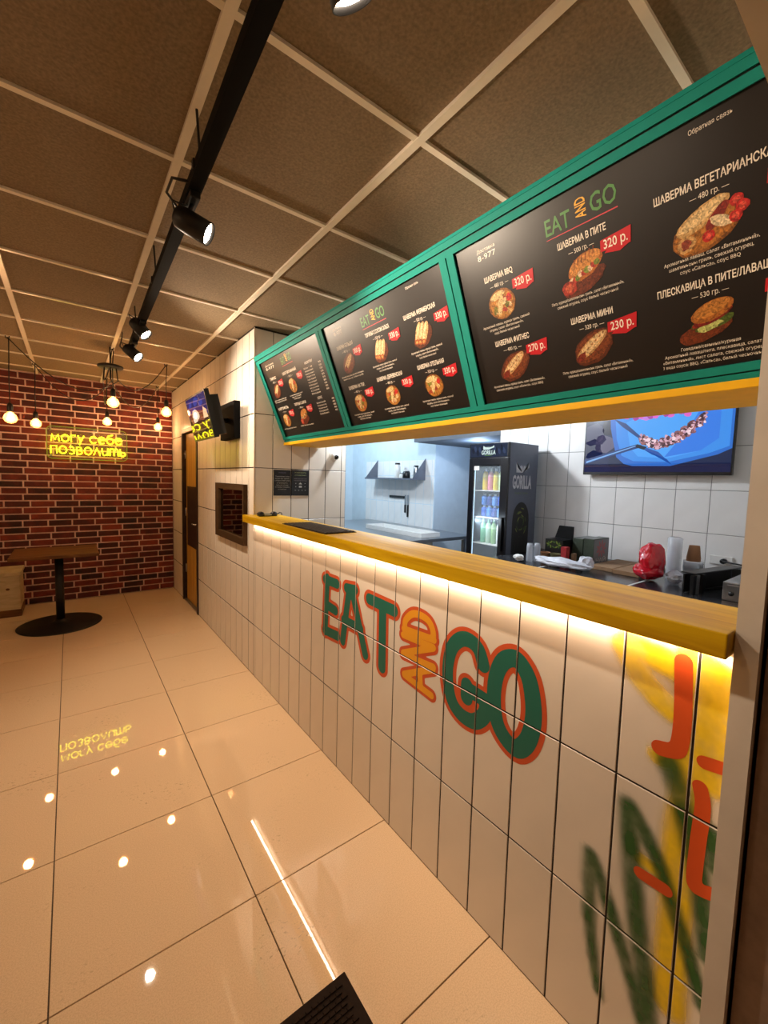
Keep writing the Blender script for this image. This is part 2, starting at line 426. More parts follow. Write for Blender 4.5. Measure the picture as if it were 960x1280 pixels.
def ell(cx, cy, rx, ry, n=20, rot=0.0, jag=0.0, seed=0):
    r = []
    for k in range(n):
        t = 2*math.pi*k/n; q = 1+jag*noise.noise((math.cos(t)*2+seed, math.sin(t)*2, seed*.7))
        x, y = rx*q*math.cos(t), ry*q*math.sin(t)
        r.append((cx+x*math.cos(rot)-y*math.sin(rot), cy+x*math.sin(rot)+y*math.cos(rot)))
    return r

# ------------------------------------------------------------------ the setting
XW, YF, ZC, YP = 1.11, 6.22, 2.65, 3.10     # tiled face, far wall, ceiling, pillar face
XL, YB = -2.3, -1.6
# floor
fl = struct('floor', MB().box((XL, YB, -.08), (5.4, YF+.1, -.006)), M['grout_dark'])
grid('floor_tile', fl, (0, 0, -.006), (1, 0, 0), (0, 1, 0), (0, 0, 1), lines(XL, 1.113, -.087, .6), lines(-1.0, YF, .2, .6), .006, M['floor'], joint=.004, ch=.0008)
piece('kitchen_floor_slab', fl, (0, 0, -.006), (1, 0, 0), (0, 1, 0), (0, 0, 1), 1.115, 5.4, YB, YF, .005, M['floor'])
# ceiling
ce = struct('ceiling', MB().box((XL, YB, ZC+.03), (5.4, YF+.1, ZC+.12)), M['plaster_grey'])
xs = lines(XL, 1.75, .328, .6); ys = lines(YB, YF, .4896, .6)
for i in range(len(xs)-1):
    for j in range(len(ys)-1):
        piece('ceiling_tile', ce, (0, 0, ZC+.024), (1, 0, 0), (0, 1, 0), (0, 0, -1), xs[i]+.004, xs[i+1]-.004, ys[j]+.004, ys[j+1]-.004, .016, M['ceiling_tile'], .003)
for x in xs[1:-1]:
    MB().box((x-.014, YB, ZC-.004), (x+.014, YF, ZC+.012)).build('grid_bar', M['grid_white'], ce)
for y in ys[1:-1]:
    MB().box((XL, y-.011, ZC-.002), (1.75, y+.011, ZC+.0115)).build('grid_bar', M['grid_white'], ce)
MB().box((1.76, YB, ZC), (5.4, YF, ZC+.02)).build('kitchen_ceiling_slab', M['plaster_grey'], ce)
# far wall of brick
wf = struct('wall_far', MB().box((XL, YF+.012, 0), (XW+.05, YF+.12, ZC+.05)), M['mortar'])
rh, bl = .0757, .226
nrow = int(ZC/rh)+1; small = MB(); shown = 0
for r in range(nrow):
    z0 = r*rh+.0075; z1 = min((r+1)*rh-.0075, ZC-.003)
    if z1-z0 < .02: continue
    off = (r % 2)*.113 + ((r*37) % 5)*.006
    k = 0
    x1 = XW-.003
    first = True
    while x1 > XL:
        w = (bl-.016) if not first else max(.05, off if r % 2 else bl*.72+off)
        x0 = max(x1-w, XL+.001)
        pr = .012+random.uniform(-.002, .004)
        if x1 > -.72 and shown < 300:
            o = piece('brick', wf, (0, YF+.013, 0), (1, 0, 0), (0, 0, 1), (0, -1, 0), x0, x1, z0, z1, round(pr, 3), M['brick'], .003); shown += 1
        else: small.box((x0, YF+.013-pr, z0), (x1, YF+.013, z1))
        x1 = x0-.016; first = False
small.build('brick_field', M['brick'], wf, kind='stuff')
# block behind the right-hand tiled wall (closes the door's room), wall face at XW
DY0, DY1, DZ = 4.83, 5.60, 2.10
wr = struct('wall_right', MB().box((XW+.0018, YP+.0018, 0), (1.92, DY0-.0, ZC+.03)).box((XW+.0018, DY1, 0), (1.92, YF+.1, ZC+.03))
            .box((XW+.0018, DY0, DZ), (1.92, DY1, ZC+.03)).box((XW+.12, DY0, 0), (1.92, DY1, DZ)), M['tile_joint'])
rows = lines(0, ZC-.002, 0, .4054)
grid('wall_tile', wr, (XW+.008, 0, 0), (0, 1, 0), (0, 0, 1), (-1, 0, 0), lines(YP, YF-.005, .1292, .1545), rows, .008, M['wall_tile'], .008, holes=[(DY0, DY1, -1, DZ)])
grid('wall_tile', wr, (0, YP+.008, 0), (1, 0, 0), (0, 0, 1), (0, -1, 0), lines(XW+.001, 1.92, 1.257, .1545), rows, .008, M['wall_tile'], .005)
MB().cyl((XW+.001, YP+.001, 1.27), (XW+.001, YP+.001, ZC), .004, 8).build('corner_trim', M['grid_white'], wr)
# service counter body is built with the tiles it wears
# kitchen shell
XB = 3.6
wk = struct('wall_kitchen', MB().box((XB+.0018, .22, 0), (XB+.3, 2.77, ZC+.03)), M['kitchen_joint'])
grid('wall_tile', wk, (XB+.008, 0, 0), (0, 1, 0), (0, 0, 1), (-1, 0, 0), lines(.23, 2.765, .942, .2127), lines(.94, ZC, 1.2380, .306), .008, M['kitchen_tile'], .004)
wb = struct('wall_passage', MB().box((4.002, 4.14, 0), (5.2, YF+.1, ZC+.03)), M['plaster_blue'])
grid('wall_tile', wb, (4.008, 0, 0), (0, 1, 0), (0, 0, 1), (-1, 0, 0), lines(4.15, 5.80, 4.20, .1608), [.83, 1.231, 1.631, 1.86], .008, M['kitchen_tile'], .009)
struct('trim_1', MB().box((XB+.001, 2.771, 2.06), (5.2, 4.139, ZC)), M['plaster_grey'])
struct('wall_end', MB().box((1.92, YF, 0), (4.008, YF+.1, ZC+.03)), M['plaster_blue'])
struct('wall_corridor', MB().box((5.2, 2.4, 0), (5.35, 4.2, ZC)).box((XB+.3, 2.3, 0), (5.2, 2.77, ZC)), M['plaster_grey'])
# bulkhead behind the menu box
struct('wall_bulkhead', MB().box((1.44, .221, 1.832), (1.66, YP-.001, ZC-.001)), M['kitchen_tile'])
# front partition: jamb and lintel of the opening one looks through
struct('wall_front', MB().box((1.075, .181, 0), (3.9, .22, ZC)).box((XL, .181, 2.235), (1.075, .22, ZC)), M['plaster_beige'])
struct('wall_entrance', MB().box((1.10, YB, 0), (1.3, .18, ZC)).box((1.10, .174, 0), (1.3, .1805, ZC)), M['plaster_brown'])
struct('wall_left', MB().box((XL-.1, YB, 0), (XL, YF+.1, ZC+.03)), M['plaster_beige'])
struct('wall_back', MB().box((XL, YB-.1, 0), (1.3, YB, ZC+.03)), M['plaster_brown'])

# ------------------------------------------------------------------ door
d = thing('door_1', 'golden wooden door with dark middle panel in a dark frame beside the brick wall', 'door', (XW, (DY0+DY1)/2, 0)); d['kind'] = 'structure'
del d['category']
fr = MB().bbox((XW-.012, DY0, 0), (XW+.11, DY0+.05, DZ), .004).bbox((XW-.012, DY1-.05, 0), (XW+.11, DY1, DZ), .004).bbox((XW-.012, DY0+.05, DZ-.05), (XW+.11, DY1-.05, DZ), .004)
fr.build('door_frame', M['door_dark'], d)
MB().bbox((XW+.03, DY0+.053, .015), (XW+.07, DY1-.053, DZ-.055), .003).build('door_leaf', M['door_wood'], d)
MB().bbox((XW+.024, DY0+.075, .70), (XW+.032, DY1-.12, 1.42), .003).build('door_panel', M['door_dark'], d, label='dark brown panel set in the door')
for z in (.35, 1.05, 1.75): MB().cyl((XW+.022, DY1-.056, z), (XW+.022, DY1-.056, z+.10), .008, 10).build('hinge', M['steel'], d)
MB().cyl((XW+.03, DY0+.10, 1.0), (XW-.02, DY0+.10, 1.0), .009, 10).cyl((XW-.02, DY0+.10, 1.0), (XW-.02, DY0+.20, 1.0), .008, 10).build('door_handle', M['steel'], d)
MB().box((XW-.004, DY0+.05, .0), (XW+.11, DY1-.05, .012)).build('threshold', M['steel'], d)

# ------------------------------------------------------------------ service counter
ct = thing('service_counter', 'white tiled service counter painted with green and yellow lettering under the yellow worktop', 'counter', (1.22, 1.66, 0))
MB().box((XW+.0018, .221, 0), (1.28, YP+.0, 1.208)).build('counter_body', M['tile_joint'], ct)
cols = lines(.222, YP-.001, .1292, .1545); crows = [0, .4054, .8108, 1.208]
grid('wall_tile', ct, (XW+.008, 0, 0), (0, 1, 0), (0, 0, 1), (-1, 0, 0), cols, crows, .008, M['wall_tile'], .005)
# paint on the tiles: strokes clipped to the tile faces so the joints stay bare
TR = [(cols[i]+.0036, cols[i+1]-.0036, crows[j]+.0036, crows[j+1]-.0036) for i in range(len(cols)-1) for j in range(3)]
def seg_d(p, a, b):
    vx, vy = b[0]-a[0], b[1]-a[1]; wx, wy = p[0]-a[0], p[1]-a[1]; L = vx*vx+vy*vy
    t = 0 if L < 1e-12 else max(0, min(1, (wx*vx+wy*vy)/L))
    return math.hypot(wx-vx*t, wy-vy*t)
def fill_strokes(mb, segs, x, col, step=.0045):
    # segs: (a, b, radius); contour of their union, cut to the tile faces
    for r in TR:
        near = [q for q in segs if max(q[0][0], q[1][0])+q[2] > r[0] and min(q[0][0], q[1][0])-q[2] < r[1] and max(q[0][1], q[1][1])+q[2] > r[2] and min(q[0][1], q[1][1])-q[2] < r[3]]
        if not near: continue
        y0 = max(r[0], min(min(q[0][0], q[1][0])-q[2] for q in near)); y1 = min(r[1], max(max(q[0][0], q[1][0])+q[2] for q in near))
        z0 = max(r[2], min(min(q[0][1], q[1][1])-q[2] for q in near)); z1 = min(r[3], max(max(q[0][1], q[1][1])+q[2] for q in near))
        nu = max(1, int((y1-y0)/step)); nv = max(1, int((z1-z0)/step))
        D = [[min(seg_d((y0+(y1-y0)*i/nu, z0+(z1-z0)*j/nv), q[0], q[1])-q[2] for q in near) for j in range(nv+1)] for i in range(nu+1)]
        P_ = lambda i, j: (y0+(y1-y0)*i/nu, z0+(z1-z0)*j/nv)
        for i in range(nu):
            run = None
            for j in range(nv+1):
                full = j < nv and max(D[i][j], D[i+1][j], D[i][j+1], D[i+1][j+1]) <= 0
                if full:
                    if run is None: run = j
                    continue
                if run is not None:
                    q = [P_(i, run), P_(i+1, run), P_(i+1, j), P_(i, j)]; mb.add([(x, a_, b_) for a_, b_ in q], [(0, 1, 2, 3)], col); run = None
                if j == nv: break
                cs_ = [(P_(i, j), D[i][j]), (P_(i+1, j), D[i+1][j]), (P_(i+1, j+1), D[i+1][j+1]), (P_(i, j+1), D[i][j+1])]
                if min(c_[1] for c_ in cs_) >= 0: continue
                out = []
                for k in range(4):
                    (p, dp), (q, dq) = cs_[k], cs_[(k+1) % 4]
                    if dp <= 0: out.append(p)
                    if (dp <= 0) != (dq <= 0):
                        t = dp/(dp-dq); out.append((p[0]+(q[0]-p[0])*t, p[1]+(q[1]-p[1])*t))
                if len(out) >= 3: mb.add([(x, a_, b_) for a_, b_ in out], [tuple(range(len(out)))], col)
def segs_of(pts, w, close=False):
    pts = list(pts)+([pts[0]] if close else [])
    if len(pts) > 4:
        n_ = len(pts); o_ = []
        for i in range(n_-1):
            p0 = pts[i-1] if i else (pts[-2] if close else pts[0]); p1, p2 = pts[i], pts[i+1]; p3 = pts[i+2] if i+2 < n_ else (pts[1] if close else pts[-1])
            for k in range(4):
                t = k/4; o_.append(tuple(.5*(2*b+(c-a)*t+(2*a-5*b+4*c-d_)*t*t+(3*b-a-3*c+d_)*t**3) for a, b, c, d_ in zip(p0, p1, p2, p3)))
        pts = o_+[pts[-1]]
    return [(pts[i], pts[i+1], w/2) for i in range(len(pts)-1)]
# plane coordinates: y along the counter, z up
GREEN = lin(12, 104, 88); ORANGE = lin(206, 82, 38); YEL = lin(232, 158, 28)
LET = dict(E1=[(1.958, 1.01), (1.972, 0.711)],
    E2=[(1.982, 0.999), (1.856, 1.0)],
    E3=[(1.959, 0.861), (1.867, 0.853)],
    E4=[(1.978, 0.713), (1.84, 0.723)],
    A1=[(1.735, 0.996), (1.788, 0.715)],
    A2=[(1.71, 1.002), (1.581, 0.715)],
    A3=[(1.78, 0.827), (1.627, 0.828)],
    A0=[(1.76, 1.0), (1.681, 1.008)],
    T1=[(1.559, 0.993), (1.371, 0.987)],
    T2=[(1.452, 0.987), (1.447, 0.704)],
    Dm=[(1.301, 0.928), (1.12, 0.94)],
    D2=[(1.296, 0.93), (1.291, 0.969), (1.249, 1.007), (1.197, 1.015), (1.15, 1.003), (1.126, 0.97), (1.126, 0.94)],
    N1=[(1.305, 0.901), (1.121, 0.909)],
    N2=[(1.124, 0.906), (1.301, 0.824)],
    N3=[(1.301, 0.819), (1.117, 0.832)],
    a1=[(1.29, 0.735), (1.119, 0.822)],
    a2=[(1.29, 0.732), (1.123, 0.715)],
    a3=[(1.193, 0.782), (1.186, 0.724)],
    G1=[(0.879, 0.933), (0.902, 0.979), (0.945, 0.997), (0.988, 0.985), (1.025, 0.941), (1.041, 0.874), (1.037, 0.803), (1.013, 0.741), (0.967, 0.712), (0.911, 0.715), (0.871, 0.751), (0.858, 0.789), (0.857, 0.813)],
    G2=[(0.854, 0.812), (0.947, 0.821)],
    G3=[(0.946, 0.831), (0.946, 0.787)],
    O1=[(0.762, 0.999), (0.799, 0.975), (0.823, 0.92), (0.829, 0.844), (0.814, 0.768), (0.78, 0.726), (0.735, 0.712), (0.699, 0.752), (0.682, 0.817), (0.684, 0.883), (0.702, 0.952), (0.733, 0.991)])
SPR = dict(y1=[(0.443, 1.154), (0.405, 1.092), (0.36, 1.054), (0.321, 1.032)],
    y2=[(0.432, 1.162), (0.366, 1.148), (0.312, 1.137), (0.274, 1.107), (0.227, 1.091)],
    y3=[(0.302, 1.171), (0.283, 1.065), (0.272, 0.957), (0.281, 0.866), (0.292, 0.747), (0.29, 0.586), (0.29, 0.436), (0.286, 0.322)],
    y4=[(0.274, 1.159), (0.27, 1.049), (0.271, 0.934), (0.242, 0.906), (0.226, 0.917)],
    y5=[(0.26, 1.039), (0.23, 1.017), (0.226, 0.968)],
    y6=[(0.35, 0.908), (0.304, 0.919), (0.261, 0.925)],
    y7=[(0.363, 0.626), (0.31, 0.627), (0.275, 0.599)],
    y8=[(0.254, 1.16), (0.23, 1.14)],
    o1=[(0.313, 1.156), (0.306, 1.031), (0.308, 0.96), (0.318, 0.94), (0.346, 0.931)],
    o2=[(0.259, 0.945), (0.228, 0.95)],
    o3=[(0.263, 0.885), (0.255, 0.844), (0.258, 0.757), (0.259, 0.661), (0.248, 0.651), (0.224, 0.66)],
    o4=[(0.366, 0.593), (0.311, 0.596)],
    g1=[(0.325, 0.902), (0.302, 0.852), (0.278, 0.774), (0.253, 0.682), (0.234, 0.588), (0.222, 0.505)],
    g2=[(0.486, 0.546), (0.487, 0.459), (0.479, 0.36), (0.462, 0.261), (0.443, 0.184)],
    g3=[(0.486, 0.546), (0.452, 0.489), (0.413, 0.403), (0.376, 0.321), (0.344, 0.238), (0.33, 0.2)],
    g4=[(0.403, 0.744), (0.394, 0.653), (0.38, 0.551), (0.361, 0.435), (0.34, 0.323), (0.323, 0.208)],
    g5=[(0.397, 0.744), (0.36, 0.697), (0.324, 0.64), (0.292, 0.559), (0.258, 0.485), (0.235, 0.42), (0.223, 0.384)],
    g6=[(0.234, 0.791), (0.223, 0.722)])
def letter(name, keys, wg, wo, fill, label, xo):
    m = MB()
    fill_strokes(m, [q for k in keys for q in segs_of(LET[k], wo, k == 'O1')], XW-.0004-xo, ORANGE)
    fill_strokes(m, [q for k in keys for q in segs_of(LET[k], wg, k == 'O1')], XW-.0009-xo, fill)
    m.build(name, M['paint'], ct, label=label)
letter('painted_letter', ['E1', 'E2', 'E3', 'E4'], .052, .086, GREEN, 'green letter E with orange outline', 0)
letter('painted_letter', ['A1', 'A2', 'A3', 'A0'], .050, .084, GREEN, 'green letter A with orange outline', .00005)
letter('painted_letter', ['T1', 'T2'], .054, .088, GREEN, 'green letter T with orange outline', .0001)
letter('painted_letter', ['Dm', 'D2'], .030, .058, YEL, 'yellow upturned letter D with orange outline', .0)
letter('painted_letter', ['N1', 'N2', 'N3'], .028, .054, YEL, 'yellow upturned letter N with orange outline', .00005)
letter('painted_letter', ['a1', 'a2', 'a3'], .028, .054, YEL, 'yellow upturned letter A with orange outline', .0001)
letter('painted_letter', ['G1', 'G2', 'G3'], .055, .086, GREEN, 'green letter G with orange outline', .0)
letter('painted_letter', ['O1'], .057, .090, GREEN, 'green letter O with orange outline', .0001)
def spray(name, strokes, col, x, label, core=.35, strength=.92, step=.011):
    segs = []
    for pts, w0, w1 in strokes:
        n_ = len(pts)-1
        for i in range(n_): segs.append((pts[i], pts[i+1], (w0+(w1-w0)*(i+.5)/n_)/2))
    m = MB()
    for r in TR:
        near = [q for q in segs if max(q[0][0], q[1][0])+q[2] > r[0] and min(q[0][0], q[1][0])-q[2] < r[1] and max(q[0][1], q[1][1])+q[2] > r[2] and min(q[0][1], q[1][1])-q[2] < r[3]]
        if not near: continue
        nu, nv = max(2, round((r[1]-r[0])/step)), max(2, round((r[3]-r[2])/step)); A_ = {}; v = []; c = []
        for i in range(nu+1):
            for j in range(nv+1):
                p = (r[0]+(r[1]-r[0])*i/nu, r[2]+(r[3]-r[2])*j/nv); al = 0
                for q in near:
                    t = seg_d(p, q[0], q[1])/q[2]
                    if t < 1: al = max(al, 1 if t < core else .5+.5*math.cos(math.pi*(t-core)/(1-core)))
                v.append((x, p[0], p[1])); c.append((col[0], col[1], col[2], al*strength)); A_[i, j] = al
        f = [(i*(nv+1)+j, (i+1)*(nv+1)+j, (i+1)*(nv+1)+j+1, i*(nv+1)+j+1) for i in range(nu) for j in range(nv) if max(A_[i, j], A_[i+1, j], A_[i, j+1], A_[i+1, j+1]) > 0]
        use = sorted({k for q in f for k in q}); mp = {k: n for n, k in enumerate(use)}
        if use: m.add([v[k] for k in use], [tuple(mp[k] for k in q) for q in f], [c[k] for k in use])
    m.build(name, M['spray'], ct, label=label)
SY = lin(255, 218, 4); SG = lin(38, 92, 28); SO = lin(214, 82, 24)
spray('yellow_spray', [(SPR[k], w0, w1) for k, w0, w1 in (('y1', .085, .085), ('y2', .09, .13), ('y3', .10, .10), ('y4', .10, .08), ('y5', .10, .07), ('y6', .06, .06), ('y7', .06, .03), ('y8', .08, .06))], SY, XW-.0014, 'soft yellow sprayed strokes')
spray('green_spray', [(SPR[k], w0, w1) for k, w0, w1 in (('g1', .085, .06), ('g2', .07, .04), ('g3', .065, .06), ('g4', .075, .08), ('g5', .065, .05), ('g6', .08, .06))], SG, XW-.0017, 'soft dark green sprayed leaf strokes', core=.15)
for i, k in enumerate(('o1', 'o2', 'o3', 'o4')):
    m = MB(); fill_strokes(m, segs_of(SPR[k], .036 if k == 'o1' else .030), XW-.0019, SO); m.build('brush_stroke', M['paint'], ct, label='orange brush stroke')


# ------------------------------------------------------------------ worktop
wt = thing('counter_worktop', 'long glossy yellow wooden worktop lying along the tiled counter', 'worktop', (1.17, 1.66, 1.21))
MB().bbox((1.03, .222, 1.212), (1.29, 3.09, 1.265), .003).bbox((1.03, 3.08, 1.212), (1.102, 3.123, 1.265), .003).build('worktop_slab', M['worktop'], wt)
MB().box((1.093, .24, 1.1995), (1.101, 3.09, 1.2115)).build('led_strip', M['led'], wt, label='warm glowing strip under the worktop edge')

# ------------------------------------------------------------------ menu box
B0 = Vector((1.361, 0, 1.829)); SLv = Vector((1.121-1.361, 0, 2.405-1.829)).normalized(); NNv = Vector((-SLv.z, 0, SLv.x)); EX = Vector((0, -1, 0))
def bp(y, s, n=0.0): return B0+Vector((0, y, 0))+SLv*s+NNv*n
def slab(mb, y0, y1, s0, s1, n0, n1, col=None):
    v = [bp(y, s, n) for n in (n0, n1) for (y, s) in ((y0, s0), (y1, s0), (y1, s1), (y0, s1))]
    return mb.add(v, [(0,1,2,3),(7,6,5,4),(0,4,5,1),(1,5,6,2),(2,6,7,3),(3,7,4,0)], col)
mbx = thing('menu_box', 'long tilted teal box frame holding three menu panels over the counter', 'sign frame', (1.4, 1.66, 1.80))
YA, YE = .224, YP-.004
def bar(y0, y1, s0, s1, vert=False):
    m = MB()
    if vert:
        k = (y1-y0)
        slab(m, y0, y0+k*.46, s0, s1, -.02, .010); slab(m, y0+k*.54, y1, s0, s1, -.02, .010)
    else:
        k = (s1-s0)
        slab(m, y0, y1, s0, s0+k*.44, -.02, .010); slab(m, y0, y1, s0+k*.54, s1, -.02, .012)
    m.build('frame_bar', M['teal'], mbx)
    g = MB(); slab(g, y0, y1, s0, s1, -.021, .004); g.build('frame_groove', M['teal_dark'], mbx)
bar(YA, YE, .594, .646); bar(YA, YE, -.002, .042)
bar(3.048, YE, .042, .594, True); bar(2.105, 2.175, .042, .594, True); bar(1.112, 1.185, .042, .594, True)
bk = MB(); slab(bk, YA, YE, 0, .64, -.05, -.03); bk.build('back_panel', M['teal_dark'], mbx)
tp = bp(0, .646, .010)
MB().box((tp.x-.002, YA, tp.z-.004), (1.44, YE, tp.z+.008)).build('top_cover', M['teal'], mbx)
MB().bbox((1.352, YA, 1.805), (1.66, YE, 1.817), .002).build('soffit_board', M['yellow_paint'], mbx, label='yellow underside board of the menu box')
MB().bbox((1.342, YA, 1.804), (1.3515, YE, 1.826), .002).build('edge_strip', M['yellow_paint'], mbx)
WHT = lin(232, 222, 206); REDP = lin(186, 20, 34); PGRN = lin(74, 130, 66); PYEL = lin(226, 168, 52); PRED2 = lin(196, 60, 70)
def food(m, kind, x, y, k, seed):
    # flat printed picture of a dish: O at panel origin, x to the right, y up
    O = P0
    rnd = random.Random(seed)
    def e(cx, cy, rx, ry, col, rot=0, jag=.1, n=18): poly(m, ell(x+cx*k, y+cy*k, rx*k, ry*k, n, rot, jag, rnd.random()*9), O, EX, SLv, lin(col)); O.__iadd__(NNv*.00004)
    base = O.copy()
    if kind == 'wrap':
        e(0, 0, .075, .05, (92, 40, 18), .5, .12); e(.0, .002, .066, .042, (122, 58, 26), .5, .12)
        e(-.005, .008, .066, .020, (196, 150, 96), .62, .05); e(-.005, .010, .060, .014, (226, 190, 138), .62, .08)
        for q in range(7): e(-.045+q*.014, -.02+q*.0105, .004, .003, (160, 104, 56), .6, .2, 8)
        e(-.045, -.025, .020, .012, (128, 42, 26), .6, .3)
    elif kind == 'wraps':
        e(0, -.008, .07, .045, (96, 44, 20), .4, .15)
        for q in (-.026, -.002, .022):
            e(q, .012-q*.15, .017, .052, (206, 164, 110), -.55, .06); e(q-.004, .014-q*.15, .008, .044, (232, 200, 150), -.55, .05)
            e(q-.022, -.028-q*.15, .015, .013, (166, 84, 40), .2, .3); e(q-.024, -.028-q*.15, .008, .006, (208, 152, 80), .2, .3)
    elif kind == 'pita':
        e(.0, -.03, .075, .030, (104, 42, 20), .3, .15)
        e(.008, .018, .062, .036, (176, 100, 40), .35, .06); e(.008, .026, .054, .026, (204, 136, 66), .35, .06)
        for q in range(6): poly(m, [(x+(-.028+q*.013)*k, y+(.022+q*.004)*k), (x+(-.025+q*.013)*k, y+(.022+q*.004)*k), (x+(-.021+q*.013)*k, y+(.046+q*.004)*k), (x+(-.024+q*.013)*k, y+(.046+q*.004)*k)], O, EX, SLv, lin(140, 66, 24))
        O.__iadd__(NNv*.00004)
        for q in range(9): e(-.04+q*.011, -.016+q*.004+rnd.uniform(-.004, .004), .011, .009, ((222, 186, 150), (176, 56, 40), (118, 130, 50))[q % 3], rnd.random(), .4, 10)
        e(-.05, -.034, .024, .022, (164, 48, 32), 0, .2); e(-.05, -.034, .014, .013, (196, 88, 58), 0, .4)
    elif kind == 'plate':
        e(0, 0, .062, .056, (138, 84, 30), 0, .05); e(0, -.002, .056, .05, (176, 116, 46), 0, .1)
        for q in range(16): e(rnd.uniform(-.038, .038), rnd.uniform(-.036, .030), .013, .008, ((206, 160, 96), (164, 60, 40), (122, 116, 44), (220, 190, 140))[q % 4], rnd.random()*3, .4, 9)
        e(-.014, .034, .036, .013, (222, 188, 130), .2, .1); e(-.006, -.002, .012, .036, (224, 190, 132), -.35, .1); e(.036, .016, .012, .014, (196, 44, 36), 0, .2)
    elif kind == 'veg':
        e(-.005, -.012, .082, .05, (140, 84, 30), .3, .1); e(-.005, -.012, .074, .042, (178, 112, 44), .3, .1)
        e(-.012, .022, .066, .024, (206, 164, 104), .45, .08); e(-.012, .026, .058, .015, (228, 196, 140), .45, .08)
        e(.022, .012, .034, .013, (138, 40, 30), .85, .2); e(.03, -.004, .026, .013, (232, 206, 162), -.5, .2)
        for a, b in ((.062, .03), (.074, .012), (.06, -.006), (.002, -.03)): e(a, b, .014, .014, (190, 36, 34), 0, .15); e(a, b, .008, .008, (216, 80, 64), 0, .3)
        e(-.05, -.032, .024, .02, (206, 158, 96), .3, .2); e(-.05, -.032, .014, .012, (140, 60, 40), .3, .4)
    elif kind == 'burger':
        e(-.01, -.028, .066, .026, (112, 48, 22), .3, .15); e(.006, -.008, .05, .02, (74, 96, 34), .25, .4); e(.002, -.016, .03, .012, (196, 206, 120), .25, .4)
        e(.006, .004, .05, .013, (124, 26, 22), .3, .2); e(.008, .024, .052, .026, (164, 96, 36), .3, .05); e(.008, .030, .044, .018, (190, 124, 54), .3, .08)
    O[:] = base
def board(name, label, yl, yr, items, logo, phone=None, review=None, drinks=None, group='menu panels in the teal box'):
    global P0
    t = thing(name, label, 'menu board', tuple(bp((yl+yr)/2, .04, 0)), group)
    p = MB(); slab(p, yr, yl, .042, .594, -.004, 0.0); p.build('panel', M['board'], t)
    P0 = bp(yl, 0, .0006)
    L = lambda: MB()
    if logo:
        x, w, s = logo; m = L(); O = bp(yl-x, s, .0006)
        put_text(m, 'EAT', O, EX, SLv, .042, PGRN, width=w*.38, bold=.012)
        O2 = bp(yl-x-w*.60, s+.006, .0007); put_text(m, 'AND', O2, SLv, -EX, w*.14, PYEL, width=.050, bold=.015)
        O3 = bp(yl-x-w*.66, s+.006, .0006); put_text(m, 'GO', O3, EX, SLv, .044, PGRN, width=w*.34, bold=.012)
        poly(m, [(x, s-.012), (x+w, s-.010), (x+w, s-.007), (x, s-.010)], P0, EX, SLv, PRED2)
        m.build('printed_logo', M['print'], t)
    if phone:
        m = L(); put_text(m, phone[0], bp(yl-phone[1], .531, .0006), EX, SLv, .016, WHT, width=phone[2])
        put_text(m, phone[3], bp(yl-phone[1], .555, .0006), EX, SLv, .010, WHT, width=phone[2])
        m.build('phone_line', M['print'], t)
    if review:
        m = L(); put_text(m, 'Обратная связь', bp(yl-review, .566, .0006), EX, SLv, .009, WHT, width=.08); m.build('feedback_line', M['print'], t)
    for it in items:
        x, w, row, ttl, gr, price, kind, desc, sd = it
        st = .458 if row == 0 else .243
        m = L(); put_text(m, ttl, bp(yl-x, st, .0006), EX, SLv, .0165, WHT, width=w, bold=.02)
        put_text(m, '— '+gr+' —', bp(yl-x-w*.48, st-.025, .0006), EX, SLv, .012, WHT, align='c', width=.075)
        m.build('dish_name', M['print'], t)
        m = L(); food(m, kind, x+w*.46, st-.082, .88, sd); m.build('dish_picture', M['photo'], t)
        px = x+max(w-.02, .105); ps = st-.052
        m = L(); poly(m, [(px, ps+.002), (px+.078, ps-.002), (px+.082, ps+.038), (px+.002, ps+.030)], P0+NNv*.0006, EX, SLv, REDP)
        poly(m, [(px+.01, ps-.004), (px+.05, ps-.012), (px+.078, ps), (px+.02, ps+.004)], P0+NNv*.0005, EX, SLv, REDP)
        tg = m.build('price_tag', M['print'], t)
        m = L(); put_text(m, price, P0+EX*(px+.010)+SLv*(ps+.006)+NNv*.0010, EX, SLv, .022, WHT, width=.062, bold=.012); m.build('price_text', M['print'], tg)
        m = L()
        for q, ln in enumerate(desc): put_text(m, ln, bp(yl-x-w*.46, st-.146-.0135*q, .0006), EX, SLv, .0078, WHT, align='c', width=min(.215, .0052*len(ln)))
        m.build('description', M['print'], t)
    if drinks:
        for (x, s, ttl, rows_) in drinks:
            m = L(); put_text(m, ttl, bp(yl-x-.03, s, .0006), EX, SLv, .014, WHT, bold=.015)
            for q, (nm, pr) in enumerate(rows_):
                put_text(m, nm, bp(yl-x, s-.026-.0175*q, .0006), EX, SLv, .0085, WHT, width=.11)
                put_text(m, pr, bp(yl-x-.19, s-.022-.0175*q, .0006), EX, SLv, .010, WHT, width=.03, bold=.01)
            m.build('drinks_list', M['print'], t)
    return t
D1 = ['Ароматный лаваш, курица гриль, свежий', 'огурец, салат «Витаминный»,', 'соус белый чесночный']
D2 = ['Пита, курица/шампиньоны гриль, салат «Витаминный»,', 'свежий огурец, соус белый чесночный']
D3 = ['Ароматный лаваш, салат «Витаминный»,', 'шампиньоны гриль, свежий огурец,', 'соус «Сальса», соус BBQ']
D4 = ['Говядина/свинина/куриная', 'Ароматный лаваш/пита, плескавица, салат', '«Витаминный», лист салата, свежий огурец,', '3 вида соуса: BBQ, «Сальса», белый чесночный']
D5 = ['Ароматный лаваш, курица гриль, салат «Витаминный»,', 'свежий огурец, соус «Сальса», соус BBQ']
